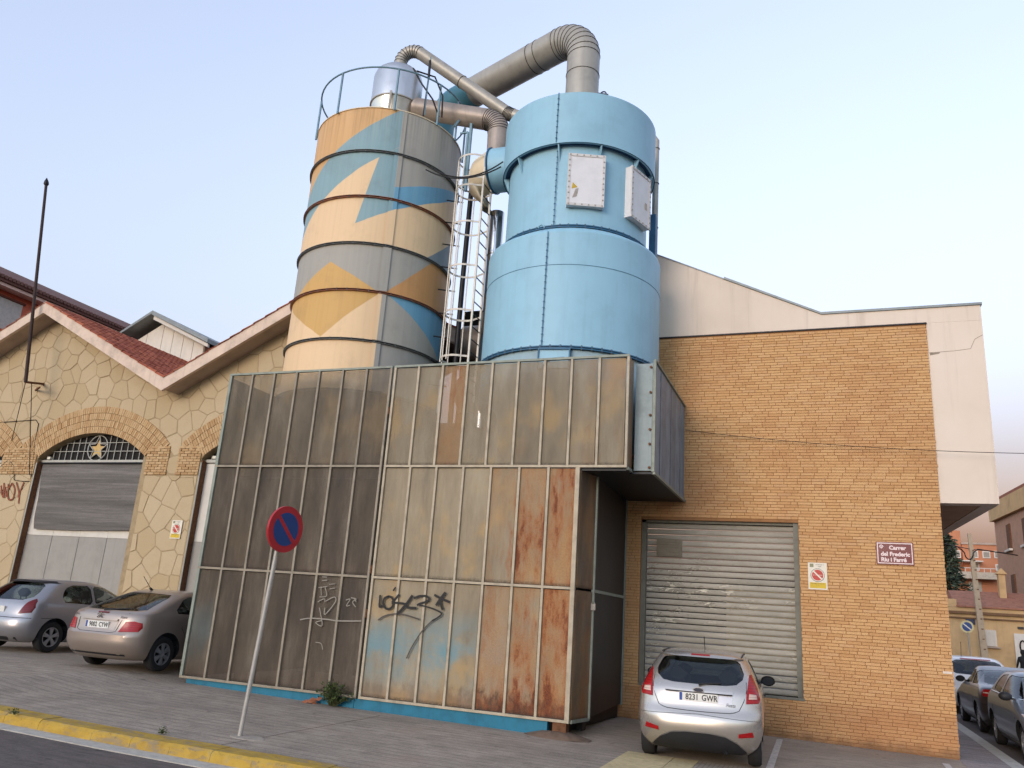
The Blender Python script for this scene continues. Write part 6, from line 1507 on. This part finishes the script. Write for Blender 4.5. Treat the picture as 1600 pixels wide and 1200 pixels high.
M['polegrey'] = plain('galvanised pole', sr(166, 162, 154), 0.5, 0.3, var=0.08, nsc=9)
M['signblue'] = plain('reflective blue', sr(26, 62, 118), 0.4, var=0.05, nsc=5); M['signredb'] = plain('reflective red', sr(170, 36, 44), 0.4, var=0.05, nsc=5)
pbase = at(374, 1153, 9.2); pbase.z = gz(pbase.x) - .02; ptop = at(437, 838, 9.25)
sc_ = at(446, 827, 9.2)
round_sign('no_parking_sign', 'leaning no parking sign, red ringed blue disc on the grey pole by the kerb', pbase, ptop, sc_, (0.985, -0.17, -0.05), 0.31, .030, 'signredb', 'round parking signs')
mb = MB(); mb.lathe([(.26, -.004), (.24, .006), (0, .010)], pbase.x + .12, 9.2, 20); mb.v = [(v[0], v[1] * .6 + 9.2 * .4, v[2] + gz(v[0])) for v in mb.v]; mb.build('concrete_patch', plain('patch mortar', sr(158, 146, 132), .9, var=.15, nsc=8), None, kind='structure')
# overhead cable across the brick wall
ca, cb = at(1071, 672, 16.24), at(1640, 709, 16.05)
cable('overhead_cable', 'thin black wire stretched across the yellow brick wall to the right', [sag(ca, cb, .10, 24)], .006)
# ---------------------------------------------------------------- weeds
def leafy(name, label, x, y, r, h, n, cat='weed', seed=1, kind=None, lw=.045):
    rg = random.Random(seed); root = thing(name, label, cat, (x, y, gz(x))); mb = MB(); st_ = MB()
    for i in range(int(n / 9)):
        an = rg.uniform(0, 6.28); el = rg.uniform(.35, 1.45); L = r * rg.uniform(.5, 1.0) * (0.6 + .6 * math.cos(el)) + h * .4 * math.sin(el)
        d = Vector((math.cos(an) * math.cos(el), math.sin(an) * math.cos(el), math.sin(el))); p0 = Vector((x + rg.uniform(-.05, .05) * r * 4, y, gz(x) + .01)); p1 = p0 + d * L
        st_.tube([p0, p0.lerp(p1, .5) + Vector((0, 0, .02)), p1], [.006, .004, .002], 4)
        for j in range(9):
            t = rg.uniform(.3, 1.0); c = p0.lerp(p1, t) + Vector((rg.uniform(-1, 1), rg.uniform(-1, 1), rg.uniform(-.6, 1))) * .035
            if c.z < gz(x) + .01: c.z = gz(x) + .02
            u = Vector((rg.uniform(-1, 1), rg.uniform(-1, 1), rg.uniform(-.3, .8))).normalized(); v = u.orthogonal().normalized(); v = Matrix.Rotation(rg.uniform(0, 6), 3, u) @ v; s = lw * rg.uniform(.6, 1.3)
            mb.add([c, c + u * s * .5 + v * s * .32, c + u * s * 1.2, c + u * s * .5 - v * s * .32], [(0, 1, 2, 3)])
    st_.build('stems', M['stem'], root); mb.build('foliage', M['leaf'], root)
def leaf_mat(name, a, b, c):
    t = NT(name); col = t.ramp(t.island, [(0, a), (.5, b), (1, c)]); return t.done(t.bsdf(col, .7, 0, None, .25))
M['leaf'] = leaf_mat('weed leaves', sr(44, 56, 30), sr(64, 78, 40), sr(88, 98, 54)); M['stem'] = plain('weed stems', sr(74, 78, 46), .8)
wp = at(522, 1108, E - .05)
leafy('weed_clump', 'leafy green weed growing at the foot of the perforated screen', wp.x, E - .12, .36, .40, 640, seed=4)
kp = (-7.75, 8.58); leafy('grass_tuft', 'small dark weed tuft in the joint by the yellow kerb near the sign pole', kp[0], kp[1], .07, .0, 90, seed=6, lw=.02)
leafy('grass_tuft', 'small green tuft in the gutter at the left end of the yellow kerb', -9.8, 8.17, .07, .0, 80, seed=8, lw=.02)
mb = MB(); rg = random.Random(2)
for i in range(7):
    c = Vector((wp.x - .42 + rg.uniform(-.12, .08), E - .14 + rg.uniform(-.06, .06), gz(wp.x) + .03 + rg.uniform(0, .05))); u = Vector((rg.uniform(-1, 1), rg.uniform(-1, 1), rg.uniform(-.3, .5))).normalized(); v = u.orthogonal().normalized(); mb.add([c, c + u * .06 + v * .05, c + u * .13, c + u * .06 - v * .05], [(0, 1, 2, 3)])
mb.build('dead_leaves', plain('dry orange leaf', sr(150, 92, 62), .8), None, kind='stuff', label='dry orange leaves caught beside the weed clump', cat='leaves')
# ---------------------------------------------------------------- end of the side street
M['ochre'] = plain('ochre render', sr(200, 166, 120), .9, var=.12, nsc=1.2, streak=.2); M['whiteframe'] = plain('white frame', sr(214, 206, 194), .5, var=.04)
lh = thing('low_house', 'single-storey ochre house with white door and tiled roof closing the side street', 'house', (7, 46, -.1))
mb = MB(); mb.box(-5.0, 10.8, 46, 51, -.4, 3.42); lw_ = mb.build('wall', M['ochre'], lh)
mb = MB(); mb.box(-5.05, 10.85, 45.86, 45.998, 3.12, 3.24); mb.box(-5.05, 10.85, 45.90, 45.998, 2.90, 2.96); mb.build('cornice', plain('brown cornice', sr(122, 92, 66), .9), lh)
mb = MB(); mb.prism([(45.9, 3.43), (45.9, 3.50), (48.6, 4.35), (51.2, 3.5), (51.2, 3.43)], 6.0, 10.8, ax='yz'); mb.build('roof', plain('old clay roof', sr(158, 108, 86), .9, var=.18, nsc=4), lh)
mb = MB(); mb.box(-5.0, 6.02, 46.0, 46.4, 3.43, 3.80); mb.build('parapet', M['ochre'], lh)
mb = MB(); mb.box(7.08, 7.60, 45.93, 45.998, 1.68, 2.42); wn = mb.build('window', M['whiteframe'], lh)
for i in range(6):
    mb = MB(); mb.box(7.11 + .08 * i, 7.135 + .08 * i, 45.88, 45.90, 1.68, 2.44); mb.build('window_bar', M['whiteframe'], wn)
mb = MB(); mb.box(7.02, 7.72, 45.82, 45.998, 1.60, 1.66); mb.build('window_sill', M['soffit'], wn)
mb = MB(); mb.box(8.33, 9.0, 45.93, 45.998, -.1, 2.34); dr = mb.build('door', M['whiteframe'], lh)
mb = MB(); mb.tube([(8.66 + .12 * math.cos(R(t)), 45.91, 1.75 + .28 * math.sin(R(t))) for t in range(0, 360, 20)], .035, 6, closed=True); mb.build('door_light', M['voidwin'], dr)
mb = MB(); mb.box(8.52, 8.78, 45.95, 45.998, 2.55, 2.66); mb.build('lamp', M['darkmetal'], lh)
cp = thing('chimney', 'slim rendered chimney on the low ochre house roof', 'chimney', (8.35, 48, 4.0)); mb = MB(); mb.box(8.2, 8.5, 47.6, 48.0, 3.6, 5.2); mb.build('shaft', M['ochre'], cp); mb = MB(); mb.prism([(8.1, 5.21), (8.6, 5.21), (8.35, 5.5)], 47.5, 48.1); mb.build('cap', M['ochre'], cp)
# concrete pole with its cables
up = thing('utility_pole', 'grey concrete utility pole with step holes in front of the low ochre house', 'utility pole', (7.02, 44.6, -.1))
mb = MB(); b0, b1 = (6.86, 44.6), (6.62, 44.6)
mb.add([(6.70, 44.4, -.15), (7.02, 44.4, -.15), (7.02, 44.72, -.15), (6.70, 44.72, -.15), (6.54, 44.48, 6.85), (6.70, 44.48, 6.85), (6.70, 44.64, 6.85), (6.54, 44.64, 6.85)], [(0, 3, 2, 1), (4, 5, 6, 7), (0, 1, 5, 4), (1, 2, 6, 5), (2, 3, 7, 6), (3, 0, 4, 7)])
mb.build('shaft', plain('pole concrete', sr(176, 156, 130), .9, var=.1), up)
for i in range(13):
    z = .6 + .45 * i; xx = 6.86 - .16 * (z + .15) / 7; mb = MB(); mb.box(xx - .045, xx + .045, 44.395 + .08 * (z + .15) / 7 - .005, 44.42 + .08 * (z + .15) / 7, z, z + .05); mb.build('step_hole', M['rusty'], up)
mb = MB(); mb.tube([(5.5, 44, 5.9)] + [(6.0 + .1 * i, 44.3, 6.2 - .08 * i) for i in range(3)] + [(6.3 + .18 * math.cos(R(t)) + .2, 44.35, 5.9 + .3 * math.sin(R(t))) for t in range(180, 361, 20)] + [(6.9, 44.4, 6.1), (9.6, 50, 6.4)], .03, 5); mb.build('cable', M['cable'], up, 60)
mb = MB(); mb.tube([(4.0, 42, 6.3), (6.58, 44.5, 6.1), (9.4, 52, 6.7)], .02, 5); mb.build('cable', M['cable'], up, 60)
M['ringyellow'] = plain('pale sign ring', sr(206, 190, 140), .5)
round_sign('no_parking_sign', 'small pale ringed blue no parking disc near the utility pole', (6.18, 43.9, -.1), (6.1, 43.9, 2.75), (6.09, 43.82, 2.48), (0, -1, 0), .28, .03, 'ringyellow', 'round parking signs')
sn = thing('street_plate', 'small dark street plate beside the distant no parking disc', 'sign', (6.55, 45.98, 2.7)); mb = MB(); mb.box(6.35, 6.75, 45.95, 45.99, 2.62, 2.88); mb.build('plate', plain('dark plate', sr(40, 48, 80), .4), sn)
# tall brick block on the right
rb_ = thing('brick_apartment_block', 'brown brick apartment block with tan parapet at the right frame edge', 'apartment block', (12, 56, 0))
mb = MB(); mb.prism([(10.4, 60), (11.6, 44), (22, 44), (22, 60)], -.5, 9.4, ax='xy'); bwl = mb.build('wall', plain('brown brick', sr(178, 138, 114), .9, var=.08, nsc=3), rb_)
mb = MB(); mb.prism([(10.15, 60.1), (11.4, 43.8), (22.2, 43.8), (22.2, 60.1)], 9.41, 10.5, ax='xy'); mb.build('parapet', M['ochre'], rb_)
mb = MB(); mb.prism([(10.3, 60.0), (11.5, 44.0), (13.2, 44.0), (13.2, 60.0)], 10.51, 10.75, ax='xy'); mb.build('roof_edge', plain('roof tile edge', sr(150, 96, 76), .9), rb_)
for (yy, zz) in ((57.2, 7.6), (57.2, 4.6), (54.0, 7.6), (54.0, 4.6), (50.5, 7.6), (50.5, 4.6)):
    xx = 10.4 + (60 - yy) * .075; mb = MB(); mb.box(xx - .03, xx + .10, yy - .6, yy + .6, zz - .2, zz + 1.3); w_ = mb.build('window', M['rusty'], rb_); mb = MB(); mb.box(xx - .16, xx + .02, yy - .75, yy + .75, zz - .32, zz - .2); mb.build('window_sill', M['whiteframe'], w_)
# far orange block
fo = thing('orange_apartment_block', 'far orange brick apartment block with white framed windows and balcony', 'apartment block', (12, 78, 0))
M['orange'] = plain('orange brick', sr(190, 126, 92), .9, var=.06, nsc=2)
mb = MB(); mb.box(10.55, 14.5, 75, 86, 0, 9.45); mb.build('wall', M['orange'], fo); mb = MB(); mb.box(6.5, 10.545, 75.4, 86, 0, 10.6); mb.build('wall', M['orange'], fo)
mb = MB(); mb.box(10.5, 14.6, 74.9, 86, 9.46, 9.62); mb.build('roof_edge', M['soffit'], fo)
for (xa, xb, za, zb) in ((12.0, 12.45, 8.45, 8.9), (12.82, 13.2, 8.48, 8.95), (12.84, 13.28, 7.5, 7.9), (11.2, 11.6, 8.45, 8.9), (9.9, 10.35, 8.4, 8.9), (11.1, 11.6, 7.45, 7.95)):
    mb = MB(); mb.box(xa - .05, xb + .05, 74.93, 74.998, za - .05, zb + .05); f_ = mb.build('window', M['whiteframe'], fo); mb = MB(); mb.box(xa + .02, xb - .02, 74.91, 74.928, za + .02, zb - .02); mb.build('pane', plain('grey pane', sr(150, 140, 126), .3) if 'paneg' not in M else M['paneg'], f_)
mb = MB(); mb.box(9.4, 12.75, 73.8, 74.9, 6.68, 7.2); bl_ = mb.build('balcony', plain('balcony parapet', sr(190, 176, 156), .9), fo)
for i in range(8):
    mb = MB(); mb.bar((9.6 + .44 * i, 73.85, 7.2), (9.6 + .44 * i, 73.85, 7.5), .04, .04); mb.build('rail_post', M['whiteframe'], bl_)
mb = MB(); mb.bar((9.4, 73.85, 7.5), (12.75, 73.85, 7.5), .05, .05); mb.build('rail', M['whiteframe'], bl_)
mb = MB(); mb.box(9.4, 11.8, 73.9, 74.95, 8.02, 8.1); mb.build('awning', M['whiteframe'], fo); mb = MB(); mb.box(10.8, 11.7, 74.93, 74.99, 5.4, 6.5); mb.build('shutter', M['galv'], fo)
# conifer
def conifer(name, label, x, y, z0, h, r, seed):
    rg = random.Random(seed); t_ = thing(name, label, 'tree', (x, y, 0)); mb = MB(); mb.tube([(x, y, 0), (x, y, z0 + h)], [.22, .04], 8); mb.build('trunk', M['rusty'], t_)
    mb = MB(); br = MB()
    for i in range(170):
        f = rg.random() ** .8; zz = z0 + h * f; L = r * (1.05 - f) * rg.uniform(.7, 1.15); an = rg.uniform(0, 6.28); d = Vector((math.cos(an), math.sin(an), rg.uniform(-.15, .25)))
        br.tube([(x, y, zz), Vector((x, y, zz)) + d * L], [.03, .008], 4)
        for j in range(60):
            t = rg.uniform(.2, 1.05); c = Vector((x, y, zz)) + d * (L * t) + Vector((rg.gauss(0, .10), rg.gauss(0, .10), rg.gauss(-.06, .10))); u = (d + Vector((rg.uniform(-.8, .8), rg.uniform(-.8, .8), rg.uniform(-.7, .3)))).normalized(); v = u.orthogonal().normalized(); v = Matrix.Rotation(rg.uniform(0, 6), 3, u) @ v; s = rg.uniform(.18, .38)
            mb.add([c, c + u * s * .5 + v * s * .16, c + u * s, c + u * s * .5 - v * s * .16], [(0, 1, 2, 3)])
    br.build('branches', M['rusty'], t_); mb.build('crown', M['needles'], t_)
M['needles'] = leaf_mat('conifer needles', sr(44, 56, 48), sr(66, 80, 66), sr(92, 104, 84))
conifer('conifer', 'dark conifer rising behind the low ochre house next to the brick corner', 6.6, 54.5, 1.5, 8.0, 1.75, 3)
conifer('roof_shrub', 'thin shrub poking above the tan parapet of the brown brick block', 12.6, 57.0, 10.2, 1.6, .8, 9)
# walker in black
def person(name, label, x, y, z0, hgt, face):
    root = thing(name, label, 'person', (x, y, z0)); k = hgt / 1.75
    V = [(0, 0, .92), (0, 0, 1.12), (0, .01, 1.36), (0, .01, 1.47), (0, -.01, 1.55), (0, -.02, 1.66),
         (-.10, 0, .88), (-.11, -.08, .50), (-.11, .02, .08), (-.11, -.12, .04), (.10, 0, .88), (.11, .12, .50), (.11, .22, .10), (.11, .10, .04),
         (-.20, .01, 1.38), (-.25, .06, 1.12), (-.24, -.06, .90), (-.23, -.10, .80), (.20, .01, 1.38), (.25, -.04, 1.12), (.24, -.16, .92), (.23, -.20, .82)]
    Eg = [(0, 1), (1, 2), (2, 3), (3, 4), (4, 5), (0, 6), (6, 7), (7, 8), (8, 9), (0, 10), (10, 11), (11, 12), (12, 13), (2, 14), (14, 15), (15, 16), (16, 17), (2, 18), (18, 19), (19, 20), (20, 21)]
    Rr = [.15, .15, .17, .06, .085, .09, .10, .065, .05, .045, .10, .065, .05, .045, .075, .055, .045, .04, .075, .055, .045, .04]
    me = bpy.data.meshes.new('body'); c, s_ = math.cos(face), math.sin(face); me.from_pydata([((a * c - b * s_) * k, (a * s_ + b * c) * k, d * k) for a, b, d in V], Eg, [])
    o = bpy.data.objects.new('body', me); COL.objects.link(o); m = o.modifiers.new('skin', 'SKIN'); o.modifiers.new('sub', 'SUBSURF').levels = 2
    for i, sv in enumerate(me.skin_vertices[0].data): sv.radius = (Rr[i] * k, Rr[i] * k * .8); sv.use_root = (i == 0)
    dg = bpy.context.evaluated_depsgraph_get(); m2 = bpy.data.meshes.new_from_object(o.evaluated_get(dg)); o.modifiers.clear(); o.data = m2; m2.materials.append(M['clothblack']); m2.materials.append(M['skin'])
    for p in m2.polygons:
        p.use_smooth = True
        if 1.5 * k < p.center.z < 1.68 * k and (p.center.y * c - p.center.x * s_) < .0: p.material_index = 1
    o.parent = root
    mb = MB(); vs = []
    mb.lathe([(.0, 1.755 * k), (.06 * k, 1.745 * k), (.098 * k, 1.69 * k), (.102 * k, 1.62 * k), (.09 * k, 1.56 * k)], 0, .015, 16); h = mb.build('hair', M['clothblack'], None, 60); h.parent = root
    return root
M['clothblack'] = plain('black clothes', sr(28, 28, 30), .9); M['skin'] = plain('skin', sr(170, 120, 96), .6)
person('person', 'pedestrian in black walking past the white door at the right frame edge', 8.30, 44.2, -.12, 1.75, R(200))
